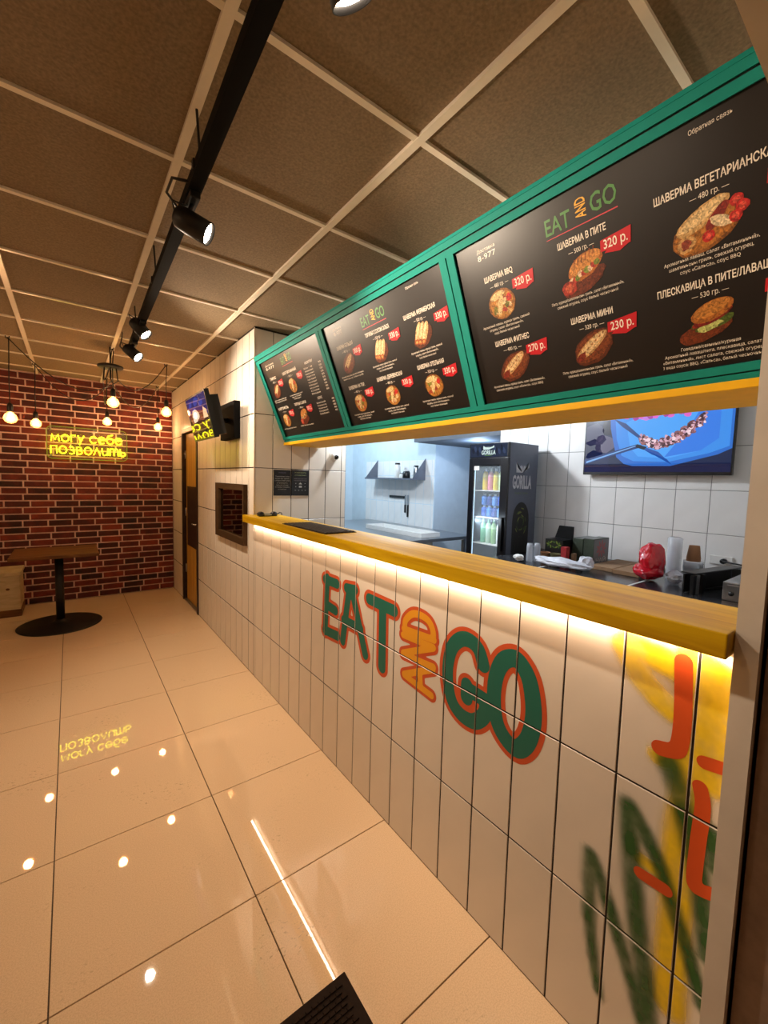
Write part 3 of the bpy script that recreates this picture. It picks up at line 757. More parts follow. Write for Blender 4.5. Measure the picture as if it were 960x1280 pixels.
board('menu_board', 'dark menu panel nearest the opening, with vegetarian wrap and pita burger pictures', 1.108, .222, [
    (.10, .115, 0, 'ШАВЕРМА BBQ', '480 гр.', '320 р.', 'plate', D1, 1),
    (.095, .14, 1, 'ШАВЕРМА ФИТНЕС', '400 гр.', '270 р.', 'wrap', D5, 2),
    (.375, .14, 0, 'ШАВЕРМА В ПИТЕ', '500 гр.', '320 р.', 'pita', D2, 3),
    (.385, .125, 1, 'ШАВЕРМА МИНИ', '320 гр.', '230 р.', 'wrap', D2, 4),
    (.632, .232, 0, 'ШАВЕРМА ВЕГЕТАРИАНСКАЯ', '480 гр.', '250 р.', 'veg', D3, 5),
    (.625, .235, 1, 'ПЛЕСКАВИЦА В ПИТЕ/ЛАВАШЕ', '530 гр.', '350 р.', 'burger', D4, 6)],
    (.345, .205, .506), ('8-977', .09, .075, 'Доставка'), .71)
board('menu_board', 'middle menu panel in the teal box, six wrap and plate pictures', 2.100, 1.190, [
    (.078, .155, 0, 'ШАВЕРМА БОЛЬШАЯ', '480 гр.', '300 р.', 'wrap', D5, 11),
    (.078, .155, 1, 'ШАВЕРМА НА ТАР.', '400 гр.', '300 р.', 'plate', D1, 12),
    (.35, .19, 0, 'ТОРТИЛЬЯ С СОУСОМ САЛЬСА', '520 гр.', '330 р.', 'wraps', D1, 13),
    (.345, .20, 1, 'ШАВЕРМА ДЕРЕВЕНСКАЯ', '480 гр.', '330 р.', 'plate', D1, 14),
    (.646, .195, 0, 'ШАВЕРМА ФЕРМЕРСКАЯ', '500 гр.', '330 р.', 'wraps', D1, 15),
    (.655, .165, 1, 'ШАВЕРМА ОТЕЛЬНАЯ', '520 гр.', '330 р.', 'plate', D1, 16)],
    (.345, .19, .508), ('8-977', .09, .08, 'Доставка'), .70)
board('menu_board', 'menu panel at the pillar end, with a drinks price list', 3.045, 2.178, [
    (.075, .10, 0, 'ГИРОС', '450 гр.', '320 р.', 'wrap', D5, 21),
    (.035, .17, 1, 'КАРТОФЕЛЬ', '150 гр.', '130 р.', 'plate', D5[:1], 22),
    (.29, .21, 0, 'САЛАТ ВИТАМИННЫЙ', '200 гр.', '150 р.', 'plate', D1, 23),
    (.31, .175, 1, 'ТОРТИЛЬЯ С СЫРОМ', '300 гр.', '200 р.', 'pita', D1[:1], 24)],
    (.33, .16, .522), ('8-977', .065, .145, 'Доставка'), None,
    [(.60, .463, 'НАПИТКИ', [('Кофе', '90'), ('Американо', '100'), ('Капучино', '150'), ('Латте', '150'), ('Чай чёрный', '50'), ('Чай зелёный', '50'), ('Морс', '80'), ('Кола', '100'), ('Сок', '90'), ('Вода', '60')]),
     (.62, .243, 'СОУС', [('Белый', '40'), ('Сальса', '40'), ('Чесночный', '40'), ('Сырный', '40'), ('Барбекю', '40')])])
# ------------------------------------------------------------------ track rail and spotlights
rx = lambda y: .330+.019*(y-.9)
RZ = 2.460
tk = thing('track_rail', 'long black lighting rail hanging under the ceiling grid', 'light track', (.36, 2.0, RZ))
m = MB()
y0, y1 = .24, 3.62
v = []
for y in (y0, y1):
    c = rx(y)
    for (a, z) in ((-.020, RZ), (.020, RZ), (.020, RZ+.034), (-.020, RZ+.034)): v.append((c+a, y, z))
m.add(v, [(0,1,2,3),(7,6,5,4),(0,4,5,1),(1,5,6,2),(2,6,7,3),(3,7,4,0)]).build('rail_profile', M['black_matt'], tk)
for y in (.5, 1.42, 2.35, 3.25):
    MB().bbox((rx(y)-.024, y-.010, RZ+.010), (rx(y)+.024, y+.010, RZ+.040), .002).cyl((rx(y), y, RZ+.034), (rx(y)-.01, y, ZC-.002), .004, 8).build('hanger_clip', M['black_metal'], tk)
MB().tube([(rx(1.50)-.02, 1.50, RZ+.02), (rx(1.50)-.06, 1.53, RZ+.03), (rx(1.5)-.065, 1.60, RZ+.02), (rx(1.5)-.015, 1.64, RZ-.004)], .0045, 8).build('feed_cable', M['black_plastic'], tk)
MB().tube([(rx(3.6), 3.6, RZ+.01), (rx(3.6)-.05, 3.66, RZ), (rx(3.6)-.06, 3.76, RZ+.04), (rx(3.6)-.04, 3.84, RZ+.12), (rx(3.6)-.03, 3.9, ZC-.004)], .0045, 8).build('feed_cable', M['black_plastic'], tk)
def spot(y, lens, aim, label, power, cone=2.5):
    x = rx(y); t = thing('track_spotlight', label, 'spotlight', (x, y, RZ), 'spotlights on the black rail')
    d_ = Vector(aim).normalized(); L_ = Vector(lens); a = L_-d_*.105; p = a+d_*.03
    side = d_.cross(Vector((0, 0, 1))); side = side.normalized() if side.length > .05 else Vector((0, 1, 0))
    MB().bbox((x-.016, y-.045, RZ-.022), (x+.016, y+.045, RZ-.0005), .004).build('track_adapter', M['black_metal'], t)
    MB().cyl((x, y, RZ-.021), p, .007, 10).build('swivel_arm', M['black_metal'], t)
    prof = [(.0, 0), (.026, 0), (.034, .008), (.037, .03), (.037, .115), (.0345, .115), (.032, .104)]
    MB().lathe(prof, a, d_, 28, cap=False).build('lamp_head', M['black_metal'], t)
    MB().lathe([(.0, .1045), (.0321, .105)], a, d_, 28, cap=False).build('lens', M['lens'], t)
    MB().tube([a+side*.02, a+Vector((0, 0, .02))+side*.045, p+side*.03+Vector((0, 0, .03)), (x, y+.03, RZ-.01)], .003, 6).build('cable', M['black_plastic'], t)
    light('spot_beam', 'SPOT', L_+d_*.018, power, (1.0, .80, .60), aim=L_+d_, spot_size=cone, spot_blend=.5, shadow_soft_size=.028)
spot(.62, (.40, .66, 2.37), (.5, .2, -.8), 'black spotlight over the opening, cut by the top edge of the photo', 6)
spot(1.54, (.385, 1.535, 2.362), (.82, -.42, -.45), 'large black cylindrical spotlight tilted towards the menu box', 60, 1.95)
spot(2.93, (.385, 2.95, 2.395), (.55, -.38, -.72), 'middle black spotlight pointing down at the counter, lens just showing', 34, 2.8)
spot(3.42, (.395, 3.40, 2.36), (.62, -.50, -.60), 'black spotlight at the far rail end, lens glaring over the chandelier', 52, 2.95)

# ------------------------------------------------------------------ spider chandelier
ch = thing('spider_chandelier', 'black spider chandelier with long cords and glowing globe bulbs before the brick wall', 'chandelier', (.305, 4.43, 2.5))
cx, cy, cz = .305, 4.43, 2.465
MB().lathe([(.0, 0), (.085, 0), (.097, .008), (.097, .022), (.07, .032), (.0, .034)], (cx, cy, cz), (0, 0, 1), 28, cap=False).build('canopy', M['black_metal'], ch)
MB().cyl((cx, cy, cz+.03), (cx, cy, ZC-.002), .006, 8).build('canopy_stem', M['black_metal'], ch)
BUL = [(-.383, 4.66, 1.987), (-.267, 5.62, 2.042), (.320, 4.42, 2.175), (.361, 5.86, 2.148), (.897, 5.93, 2.145), (.788, 4.70, 2.178)]
for i, (bx, by, bz) in enumerate(BUL):
    hk = Vector((bx, by, 2.636))
    an_ = i*math.pi/3+.4; a = Vector((cx+.05*math.cos(an_), cy+.05*math.sin(an_), cz+.004))
    pts = [a.copy()]; a = a+Vector((.012*math.cos(an_), .012*math.sin(an_), -.10)); far_ = min(1, (hk-a).length)
    for q in range(13):
        t_ = q/12; s_ = a.lerp(hk, t_); s_.z -= .30*4*t_*(1-t_)*far_*(1-.35*t_)
        pts.append(s_)
    pts += [hk+Vector((.006, 0, .0)), hk+Vector((.008, 0, -.03))]
    sk = bz+.055
    pts += [Vector((bx, by, sk+.25)), Vector((bx, by, sk+.06))]
    MB().tube(pts, .0042, 6).build('cord', M['black_plastic'], ch)
    MB().tube([hk+Vector((-.012, 0, .012)), hk+Vector((-.012, 0, -.004)), hk+Vector((.002, 0, -.010)), hk+Vector((.012, 0, 0)), hk+Vector((.012, 0, .012))], .004, 6).build('ceiling_hook', M['black_metal'], ch)
    so = MB().lathe([(.006, .075), (.017, .066), (.021, .045), (.021, .008), (.019, 0)], (bx, by, bz+.047), (0, 0, 1), 16).build('lamp_holder', M['black_plastic'], ch)
    prof = [(.014, .052), (.016, .045), (.024, .036), (.038, .022), (.046, .0), (.044, -.018), (.034, -.034), (.018, -.044), (.001, -.047)]
    MB().lathe(prof, (bx, by, bz), (0, 0, 1), 20, cap=False).build('globe_bulb', M['bulb_glass'], so)
    f = MB(); fp = []
    for q in range(17):
        an = q*math.pi*.75; fp.append((bx+.013*math.cos(an), by+.013*math.sin(an), bz+(.020 if q % 2 else -.022)))
    f.tube(fp, .0022, 5).build('filament', M['filament'], so)
    light('bulb_glow', 'POINT', (bx, by, bz), 8.0, (1.0, .58, .27), shadow_soft_size=.035)

# ------------------------------------------------------------------ neon sign
def arc(cx, cy, rx_, ry_, a0, a1, n=14): return [(cx+rx_*math.cos(math.radians(a0+(a1-a0)*k/n)), cy+ry_*math.sin(math.radians(a0+(a1-a0)*k/n))) for k in range(n+1)]
LT = {
 'м': (1.05, [[(0, 0), (.14, 1), (.52, .2), (.90, 1), (1.05, 0)]]),
 'о': (.95, [arc(.47, .5, .47, .5, 0, 360, 22)]),
 'г': (.6, [[(0, 0), (0, 1), (.6, 1)]]),
 'у': (.8, [[(0, 1), (.38, .12)], [(.8, 1), (.38, .12), (.2, -.35)]]),
 'с': (.85, [arc(.47, .5, .47, .5, 42, 318, 18)]),
 'е': (.92, [[(.02, .52), (.92, .52)]+arc(.47, .5, .46, .5, 6, 315, 18)]),
 'б': (.92, [arc(.46, .45, .46, .46, 0, 360, 22), [(.0, .45), (.02, .9), (.2, 1.22), (.6, 1.36), (.85, 1.45)]]),
 'п': (.75, [[(0, 0), (0, 1), (.75, 1), (.75, 0)]]),
 'з': (.7, [arc(.3, .74, .3, .26, 140, -90, 10)+arc(.32, .25, .36, .26, 90, -140, 10)]),
 'в': (.72, [[(0, 0), (0, 1), (.35, 1), (.58, .88), (.58, .66), (.35, .54), (0, .54)], [(.35, .54), (.66, .42), (.70, .18), (.45, 0), (0, 0)]]),
 'л': (.85, [[(0, 0), (.42, 1), (.85, 0)]]),
 'и': (.8, [[(0, 1), (.02, .25), (.2, 0), (.5, .02), (.8, .4)], [(.8, 1), (.8, 0)]]),
 'т': (1.15, [[(0, 0), (0, 1)], [(0, .7), (.2, .98), (.42, .98), (.57, .75), (.57, 0)], [(.57, .7), (.75, .98), (1.0, .98), (1.15, .75), (1.15, 0)]]),
 'ь': (.72, [[(0, 1), (0, 0), (.45, 0), (.70, .14), (.72, .34), (.5, .52), (0, .52)]])}
ns = thing('neon_sign', 'yellow neon words on a clear rounded plate fixed to the brick wall', 'neon sign', (.19, YF, 1.9))
pl = MB()
bm = None
def rrect(x0, x1, z0, z1, r, n=6):
    o = []
    for cx_, cz_, a in ((x1-r, z0+r, -90), (x1-r, z1-r, 0), (x0+r, z1-r, 90), (x0+r, z0+r, 180)): o += [(q[0], q[1]) for q in arc(cx_, cz_, r, r, a, a+90, n)]
    return o
rr = rrect(-.205, .582, 1.705, 2.075, .05); n = len(rr)
v = [(a, YF-.048, b) for a, b in rr]+[(a, YF-.042, b) for a, b in rr]
pl.add(v, [tuple(range(n)), tuple(reversed(range(n, 2*n)))]+[(k, n+k, n+(k+1) % n, (k+1) % n) for k in range(n)]).build('clear_plate', M['acrylic'], ns)
m = MB(); m.tube([(a, YF-.045, b) for a, b in rr+[rr[0]]], .0035, 6); m.build('glowing_edge', emit('edge_glow', (150, 160, 30), .8), ns)  # rim made faintly emissive, standing in for neon light carried through the plate
for a, b in ((-.17, 1.74), (-.17, 2.04), (.545, 1.74), (.545, 2.04)):
    MB().cyl((a, YF-.055, b), (a, YF+.001, b), .011, 12).build('stand_off', M['steel'], ns)
def neon_row(word, x0, x1, zb, k):
    tot = sum((LT[c][0]+.30) if c != ' ' else .55 for c in word)-.30; s_ = (x1-x0)/tot; x = x0
    for c in word:
        if c == ' ': x += .55*s_; continue
        w, ss = LT[c]; m = MB()
        for st in ss: m.tube([(x+a*s_, YF-.060, zb+b*k) for a, b in st], .0050, 8)
        m.build('neon_letter', M['neon'], ns); x += (w+.30)*s_
neon_row('могу себе', -.165, .525, 1.905, .078)
neon_row('позволить', -.170, .560, 1.765, .085)
MB().tube([(.19, YF-.045, 2.06), (.19, YF-.02, 2.12), (.2, YF-.006, 2.3), (.2, YF-.006, 2.64)], .003, 6).build('power_cord', M['acrylic'], ns)

# ------------------------------------------------------------------ small wall screen
ts = thing('wall_screen', 'small tilted black screen on a bracket high on the tiled wall', 'television', (XW, 3.6, 2.0))
tA = Vector((.880, 0, 1.842)); tB = Vector((.800, 0, 2.192)); tS = (tB-tA).normalized(); tN = Vector((-tS.z, 0, tS.x)); tH = (tB-tA).length
TY0, TY1 = 3.30, 3.92
def tp_(y, s_, n_): return tA+Vector((0, y, 0))+tS*s_+tN*n_
def tbox(mb, y0, y1, s0, s1, n0, n1):
    v = [tp_(y, s_, n_) for n_ in (n0, n1) for (y, s_) in ((y0, s0), (y1, s0), (y1, s1), (y0, s1))]
    return mb.add(v, [(0,1,2,3),(7,6,5,4),(0,4,5,1),(1,5,6,2),(2,6,7,3),(3,7,4,0)])
tbox(tbox(MB(), TY0, TY1, 0, tH, -.035, 0), TY0+.05, TY1-.05, .02, tH-.04, -.11, -.035).build('casing', M['black_plastic'], ts)
m = MB(); O = tp_(TY1-.012, .014, .001); W_, H_ = TY1-TY0-.024, tH-.028
def scr(m, pts, col, dz=0): poly(m, [(a*W_, b*H_) for a, b in pts], O+tN*dz, EX, tS, col)
scr(m, [(0, 0), (1, 0), (1, 1), (0, 1)], lin(10, 10, 14))
scr(m, [(0, .52), (1, .52), (1, 1), (0, 1)], lin(34, 40, 96), .0002)
for a, b, q in ((.2, .85, .10), (.5, .88, .14), (.75, .8, .1), (.35, .7, .09)): scr(m, ell(a, b, q, q*.6, 14, .3, .4, a*9), lin(52, 66, 150), .0003)
scr(m, ell(.45, .52, .42, .16, 18, 0, .3, 3), lin(120, 60, 40), .0004)
scr(m, ell(.36, .56, .20, .15, 18, 0, .3, 5), lin(255, 214, 180), .0005); scr(m, ell(.36, .57, .11, .09, 14), lin(255, 250, 245), .0006)
scr(m, [(.74, .44), (.96, .44), (.93, .62), (.80, .70)], lin(255, 200, 150), .0005)
scr(m, [(0, 0), (1, 0), (1, .38), (.5, .43), (0, .38)], lin(12, 12, 16), .0007)
m.build('screen_picture', M['screen'], ts, label='lit screen showing a night picture')
MB().bbox((XW-.05, 3.42, 1.86), (XW, 3.80, 2.16), .004).build('plate_and_shadow', M['black_matt'], ts)  # bracket plate enlarged in matt black, also standing in for the screen's shadow
MB().cyl((XW-.02, 3.62, 2.02), (.93, 3.62, 2.0), .02, 12).bbox((.90, 3.54, 1.90), (.93, 3.70, 2.1), .003).build('bracket_arm', M['black_metal'], ts)

# ------------------------------------------------------------------ smoked mirror in a dark frame
mr = thing('wall_mirror', 'smoked mirror in a wide dark frame on the tiled wall beside the counter end', 'mirror', (XW, 3.63, 1.25))
mm = MB(); A, B_, C_, D_ = 3.24, 4.03, 1.005, 1.490
for lo, hi in (((XW-.035, A, C_), (XW-.0005, A+.03, D_)), ((XW-.035, B_-.10, C_), (XW-.0005, B_, D_)), ((XW-.035, A+.03, D_-.05), (XW-.0005, B_-.10, D_)), ((XW-.035, A+.03, C_), (XW-.0005, B_-.10, C_+.06))):
    MB().bbox(lo, hi, .003).build('frame_bar', M['mirror_frame'], mr)
MB().box((XW-.012, A+.03, C_+.06), (XW-.006, B_-.10, D_-.05)).build('mirror_glass', M['mirror'], mr)

# ------------------------------------------------------------------ notices and security camera on the pillar
def notice(name, label, x0, x1, z0, z1, lines_, hcol):
    t = thing(name, label, 'sign', ((x0+x1)/2, YP, z0), 'black notices on the tiled pillar')
    MB().bbox((x0, YP-.005, z0), (x1, YP-.0005, z1), .001).build('panel', M['black_plastic'], t)
    m = MB(); z = z1-.026
    for tx, h, w, col in lines_:
        put_text(m, tx, ((x0+x1)/2, YP-.0056, z), (1, 0, 0), (0, 0, 1), h, lin(col), align='c', width=w, bold=.01); z -= h*2.05
    m.build('notice_text', M['print'], t)
G_ = (176, 176, 172); GR = (120, 150, 90)
notice('notice_sign', 'black notice with centred white lines, beside the pillar edge', 1.262, 1.405, 1.410, 1.612,
       [('ВНИМАНИЕ', .008, .06, (110, 100, 130)), ('', .006, .1, G_), ('Уважаемые гости', .008, .115, G_), ('просим вас заранее', .008, .12, G_), ('сообщать о своём заказе', .009, .125, G_), ('и проверять', .008, .09, G_), ('сдачу не отходя', .008, .10, G_), ('от кассы. Спасибо', .008, .12, G_), ('за понимание', .007, .07, G_)], 0)
m_n = notice('notice_sign', 'black notice with green heading and small white symbols, further from the pillar edge', 1.412, 1.566, 1.410, 1.616,
       [('РЕЖИМ РАБОТЫ', .009, .10, (150, 160, 110)), ('ежедневно', .008, .10, (150, 160, 110)), ('', .006, .1, G_), ('информация для', .007, .11, (120, 110, 116)), ('покупателей', .007, .11, (120, 110, 116)), ('', .006, .1, G_), ('•  ▲  •', .013, .09, G_), ('•  ■  •', .013, .09, G_), ('• • • •', .010, .10, G_)], 0)
sc_ = thing('security_camera', 'small white dome camera with black eye on the tiled pillar', 'camera', (1.80, YP, 1.74))
MB().lathe([(.036, 0), (.036, .016), (.030, .03), (.014, .040)], (1.795, YP-.0005, 1.745), (0, -1, 0), 20).build('housing', M['white_plastic'], sc_)
MB().ball((1.803, YP-.034, 1.738), .022, sub=2).build('lens_dome', M['black_gloss'], sc_)

# ------------------------------------------------------------------ things on the worktop
hh = thing('handset', 'black handheld set with a looped cord lying on the yellow worktop end', 'handset', (1.17, 2.96, 1.265))
MB().bbox((1.085, 2.925, 1.2655), (1.225, 2.975, 1.283), .008, seg=3).ball((1.105, 2.95, 1.284), (.028, .026, .016), sub=2).ball((1.205, 2.95, 1.284), (.026, .025, .015), sub=2).build('grip', M['black_plastic'], hh)
MB().bbox((1.125, 2.922, 1.272), (1.18, 2.925, 1.282), .001).build('label_plate', M['steel'], hh)
MB().tube([(1.222, 2.95, 1.272), (1.25, 2.945, 1.290), (1.268, 2.95, 1.286), (1.272, 2.955, 1.270)], .004, 8).build('cord_loop', M['black_plastic'], hh)
bmx = thing('bar_mat', 'dark ribbed bar mat lying across the yellow worktop', 'mat', (1.135, 2.13, 1.265))
MB().bbox((1.04, 1.87, 1.2652), (1.235, 2.41, 1.2695), .002).build('mat_base', M['rubber'], bmx)
m = MB()
for i in range(8):
    for j in range(20):
        x, y = 1.048+i*.0232, 1.879+j*.0262; m.box((x, y, 1.2695), (x+.016, y+.019, 1.2735))
m.build('mat_nubs', plain('brown_black_rubber', (64, 54, 44), .7, var=.2, scale=50), bmx, kind='stuff')

# ------------------------------------------------------------------ bistro table, bench, door mat
tb = thing('bistro_table', 'square brown wooden table on a black column and round base by the brick wall', 'table', (-.11, 5.26, 0))
MB().bbox((-.47, 4.98, .722), (.215, 5.60, .752), .004).build('tabletop', M['table_wood'], tb)
MB().cyl((-.11, 5.26, .025), (-.11, 5.26, .70), .036, 24).build('pole', M['black_metal'], tb)
MB().bbox((-.26, 5.11, .700), (.04, 5.41, .7215), .004).build('top_plate', M['black_metal'], tb)
MB().lathe([(.345, .0005), (.35, .008), (.34, .014), (.10, .026), (.05, .04), (.038, .06)], (-.11, 5.26, 0), (0, 0, 1), 48).build('foot_disc', M['black_metal'], tb)
bn = thing('wooden_bench', 'pale wooden box bench against the brick wall', 'bench', (-1.1, 5.98, 0))
MB().bbox((-1.8, 5.785, .075), (-.452, 6.19, .440), .003).build('box_body', M['bench_wood'], bn)
MB().bbox((-1.82, 5.775, .441), (-.440, 6.195, .477), .004).build('seat_board', M['bench_wood'], bn)
MB().bbox((-1.81, 5.78, .0), (-.446, 6.19, .074), .003).build('plinth_board', M['table_wood'], bn)
MB().ball((-.552, 5.786, .30), (.018, .003, .014), sub=2).build('wood_knot', M['table_wood'], bn)
dm = thing('door_mat', 'black ribbed entrance mat on the pale floor', 'mat', (.2, .7, 0))
MB().bbox((-.25, .40, .0003), (.652, 1.0, .008), .003).build('mat_edge', M['rubber'], dm)
m = MB()
for j in range(36):
    yb = .418+j*.0158
    for i in range(43):
        xb = -.235+i*.0203+(.0101 if j % 2 else 0); 
        if xb+.019 < .63: m.box((xb, yb, .008), (xb+.018, yb+.008, .0125))
m.build('mat_ribs', M['rubber'], dm, kind='stuff')

# ------------------------------------------------------------------ kitchen: drinks fridge
FX0, FX1, FY0, FY1, FH = 3.05, 3.50, 2.25, 2.69, 1.917
fg = thing('drinks_fridge', 'tall slate drinks fridge with glass door and white lettering', 'fridge', ((FX0+FX1)/2, (FY0+FY1)/2, 0))
bd = MB().box((FX0+.03, FY0, .0), (FX1, FY0+.02, FH)).box((FX0+.03, FY1-.02, 0), (FX1, FY1, FH)).box((FX1-.02, FY0+.02, 0), (FX1, FY1-.02, FH)).box((FX0+.03, FY0+.02, FH-.02), (FX1, FY1-.02, FH)).box((FX0+.03, FY0+.02, 0), (FX1, FY1-.02, .12))
bd.build('cabinet', M['fridge_skin'], fg)
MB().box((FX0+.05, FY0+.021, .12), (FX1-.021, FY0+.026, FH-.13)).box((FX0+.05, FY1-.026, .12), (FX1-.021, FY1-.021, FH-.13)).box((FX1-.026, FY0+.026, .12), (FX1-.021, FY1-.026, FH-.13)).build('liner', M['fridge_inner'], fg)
hd = MB().bbox((FX0, FY0, 1.785), (FX0+.03, FY1, FH), .003).build('header', M['fridge_black'], fg)
m = MB(); O = Vector((FX0-.0006, FY1-.012, 1.792)); ez = Vector((0, 0, 1))
poly(m, [(0, 0), (.416, 0), (.416, .118), (0, .118)], O, EX, ez, lin(34, 44, 66))
for q in range(14): poly(m, ell(.03+q*.027, .06+.02*math.sin(q*2.2), .014, .03, 8, .3, .4, q), O+Vector((-.0002, 0, 0)), EX, ez, lin((52, 66, 96) if q % 2 else (24, 30, 46)))
def crown(m, O, ex, w, h, col):
    p = [(0, 0), (-.02, .5), (0, 1.0), (.12, .42), (.2, .74), (.28, .42), (.36, .74), (.44, .42), (.5, .74), (.56, .42), (.64, .74), (.72, .42), (.8, .74), (.88, .42), (1, 1.0), (1.02, .5), (1, 0)]
    for i in range(len(p)-2): poly(m, [(.5*w, 0), (p[i][0]*w, p[i][1]*h), (p[i+1][0]*w, p[i+1][1]*h)], O, ex, ez, col)
crown(m, O+Vector((-.0005, -.15, .066)), EX, .12, .036, lin(214, 236, 232))
put_text(m, 'GORILLA', O+Vector((-.0005, -.21, .022)), EX, ez, .036, lin(214, 236, 232), align='c', width=.16, bold=.03)
put_text(m, 'ENERGY', O+Vector((-.0005, -.21, .009)), EX, ez, .007, lin(110, 170, 60), align='c', width=.08)
m.build('lit_sign', M['screen'], hd)
dr = MB().bbox((FX0, FY0, .10), (FX0+.028, FY0+.075, 1.783), .003).bbox((FX0, FY1-.05, .10), (FX0+.028, FY1, 1.783), .003).bbox((FX0, FY0+.075, 1.715), (FX0+.028, FY1-.05, 1.783), .003).bbox((FX0, FY0+.075, .10), (FX0+.028, FY1-.05, .20), .003).build('door', M['fridge_black'], fg)
MB().box((FX0+.010, FY0+.075, .20), (FX0+.014, FY1-.05, 1.715)).build('door_glass', M['glass'], dr)
MB().bbox((FX0-.025, FY0+.02, .95), (FX0-.0005, FY0+.045, 1.25), .004).build('door_handle', M['black_plastic'], dr)
MB().box((FX0+.008, FY1-.115, 1.672), (FX0+.0095, FY1-.055, 1.712)).build('sticker', M['white_plastic'], dr)
SH = [1.478, 1.226, .976, .70]
for z in SH: MB().box((FX0+.05, FY0+.028, z), (FX1-.03, FY1-.028, z+.008)).build('shelf', M['white_plastic'], fg)
MB().box((FX0+.04, FY1-.04, .25), (FX0+.05, FY1-.028, 1.70)).build('light_strip', M['fridge_led'], fg)
light('fridge_glow', 'AREA', (FX0+.055, FY1-.06, 1.2), 2.2, COOL, aim=(FX0+.25, FY0+.1, 1.2), shape='RECTANGLE', size=.9, size_y=.03)
# side graphics: white crown and word, dark arched panel with green swirls
m = MB(); O = Vector((FX0+.08, FY0-.0006, 0)); ex = Vector((1, 0, 0))
crown(m, O+Vector((.045, 0, 1.655)), ex, .19, .095, lin(206, 208, 214))
put_text(m, 'GORILLA', O+Vector((.14, 0, 1.515)), ex, ez, .110, lin(206, 208, 214), align='c', width=.285, bold=.035)
put_text(m, 'ENERGY DRINK', O+Vector((.14, 0, 1.46)), ex, ez, .018, lin(96, 120, 70), align='c', width=.20)
pa = [(.02, .52), (.27, .52), (.27, 1.22)]+[(.145+.125*math.cos(a*math.pi/10), 1.22+.17*math.sin(a*math.pi/10)) for a in range(1, 10)]+[(.02, 1.22)]
poly(m, pa, O, ex, ez, lin(16, 17, 20))
rg = random.Random(4)
for q in range(34):
    a = rg.uniform(0, 6.28); rr_ = rg.uniform(.03, .10); x_, z_ = .145+rr_*math.cos(a), 1.20+rr_*1.4*math.sin(a)
    poly(m, ell(x_, z_, .024, .006, 8, a+1.6, .3, q), O+Vector((0, -.0001*(q % 5+1), 0)), ex, ez, lin(((62, 84, 30), (110, 122, 50), (28, 40, 22))[q % 3]))
for q in range(10):
    poly(m, ell(.06+.018*q, .95-.02*(q % 3), .005, .09, 8, .1*(q % 3-1), .3, q), O+Vector((0, -.0002, 0)), ex, ez, lin((34, 44, 26) if q % 2 else (24, 26, 28)))
crown(m, O+Vector((.06, -.0003, .72)), ex, .17, .075, lin(96, 100, 108))
put_text(m, 'GORILLA', O+Vector((.145, -.0003, .62)), ex, ez, .075, lin(86, 90, 98), align='c', width=.22, bold=.03)
m.build('side_graphic', M['print'], fg)
def can(name, label, x, y, z, h, r, body, cap, grp):
    b, k = lin(body), lin(cap)
    m = MB().lathe([(r*.8, 0, b), (r, .012, b), (r, h*.62, b), (r, h*.63, lin([min(255, c+40) for c in body])), (r*.98, h*.74, b), (r*.55, h*.86, b), (r*.45, h*.87, k), (r*.45, h, k)], (x, y, z), (0, 0, 1), 12)
    tag(m.build(name, M['bottle'], base=(x, y, z)), label, 'bottle' if 'bottle' in name else 'can', grp)
for r_, (z, h, cols_) in enumerate(((1.4865, .205, [(236, 206, 60), (240, 150, 160), (242, 214, 70), (210, 232, 170)]), (.9845, .225, [(120, 190, 140), (190, 220, 190), (150, 190, 120), (230, 236, 230)]))):
    for k in range(4):
        grp = ('bottles on the top fridge shelf', 'bottles on the lower fridge shelf')[r_]
        lab = (('yellow', 'pink', 'deep yellow', 'pale lime') if r_ == 0 else ('green', 'pale green', 'olive green', 'white'))[k]+(' drink bottle with white cap on the top fridge shelf' if r_ == 0 else ' drink bottle on the lower fridge shelf')
        can('drink_bottle', lab, FX0+.12, FY1-.105-.062*k, z, h, .027, cols_[k], (235, 240, 240) if r_ == 0 else (90, 150, 90), grp)
for k in range(4):
    for q in range(2):
        can('drink_can', ('blue', 'light blue', 'navy blue', 'pale blue')[(k+q) % 4]+' drink can in the '+('lower' if q == 0 else 'upper')+' layer on the middle fridge shelf', FX0+.12, FY1-.105-.062*k, 1.2345+q*.108, .107, .028, ((30, 80, 190), (60, 130, 220), (24, 60, 150), (90, 150, 230))[(k+q) % 4], (200, 220, 240), 'cans in the '+('lower' if q == 0 else 'upper')+' layer of the middle shelf')

# ------------------------------------------------------------------ kitchen screen
kt = thing('kitchen_television', 'large wall television showing grilled meat in a blue tray', 'television', (3.58, 1.32, 1.65))
KY0, KY1, KZ0, KZ1, KX = .815, 1.825, 1.648, 2.215, 3.52
MB().bbox((KX, KY0, KZ0), (KX+.035, KY1, KZ1), .004).build('casing', M['black_plastic'], kt)
MB().bbox((KX+.035, KY0+.25, KZ0+.10), (XB-.0005, KY1-.25, KZ1-.15), .004).build('wall_bracket', M['black_metal'], kt)
m = MB(); a0, a1, b0, b1 = KY0+.010, KY1-.010, KZ0+.022, KZ1-.012
def ks(pts, col, dx=0): m.add([(KX-.0008-dx, min(max(a, a0), a1), min(max(b, b0), b1)) for a, b in pts], [tuple(range(len(pts)))], lin(col))
ks([(a0, b0), (a1, b0), (a1, b1), (a0, b1)], (20, 30, 66))
for a, b, q, c in ((1.75, 1.98, .10, (60, 60, 90)), (1.66, 1.90, .08, (90, 84, 110)), (1.76, 1.86, .09, (36, 40, 70)), (1.62, 2.03, .07, (28, 22, 40)), (1.72, 1.74, .12, (24, 34, 74))): ks(ell(a, b, q, q*.9, 14, 0, .3, a*7), c, .0002)
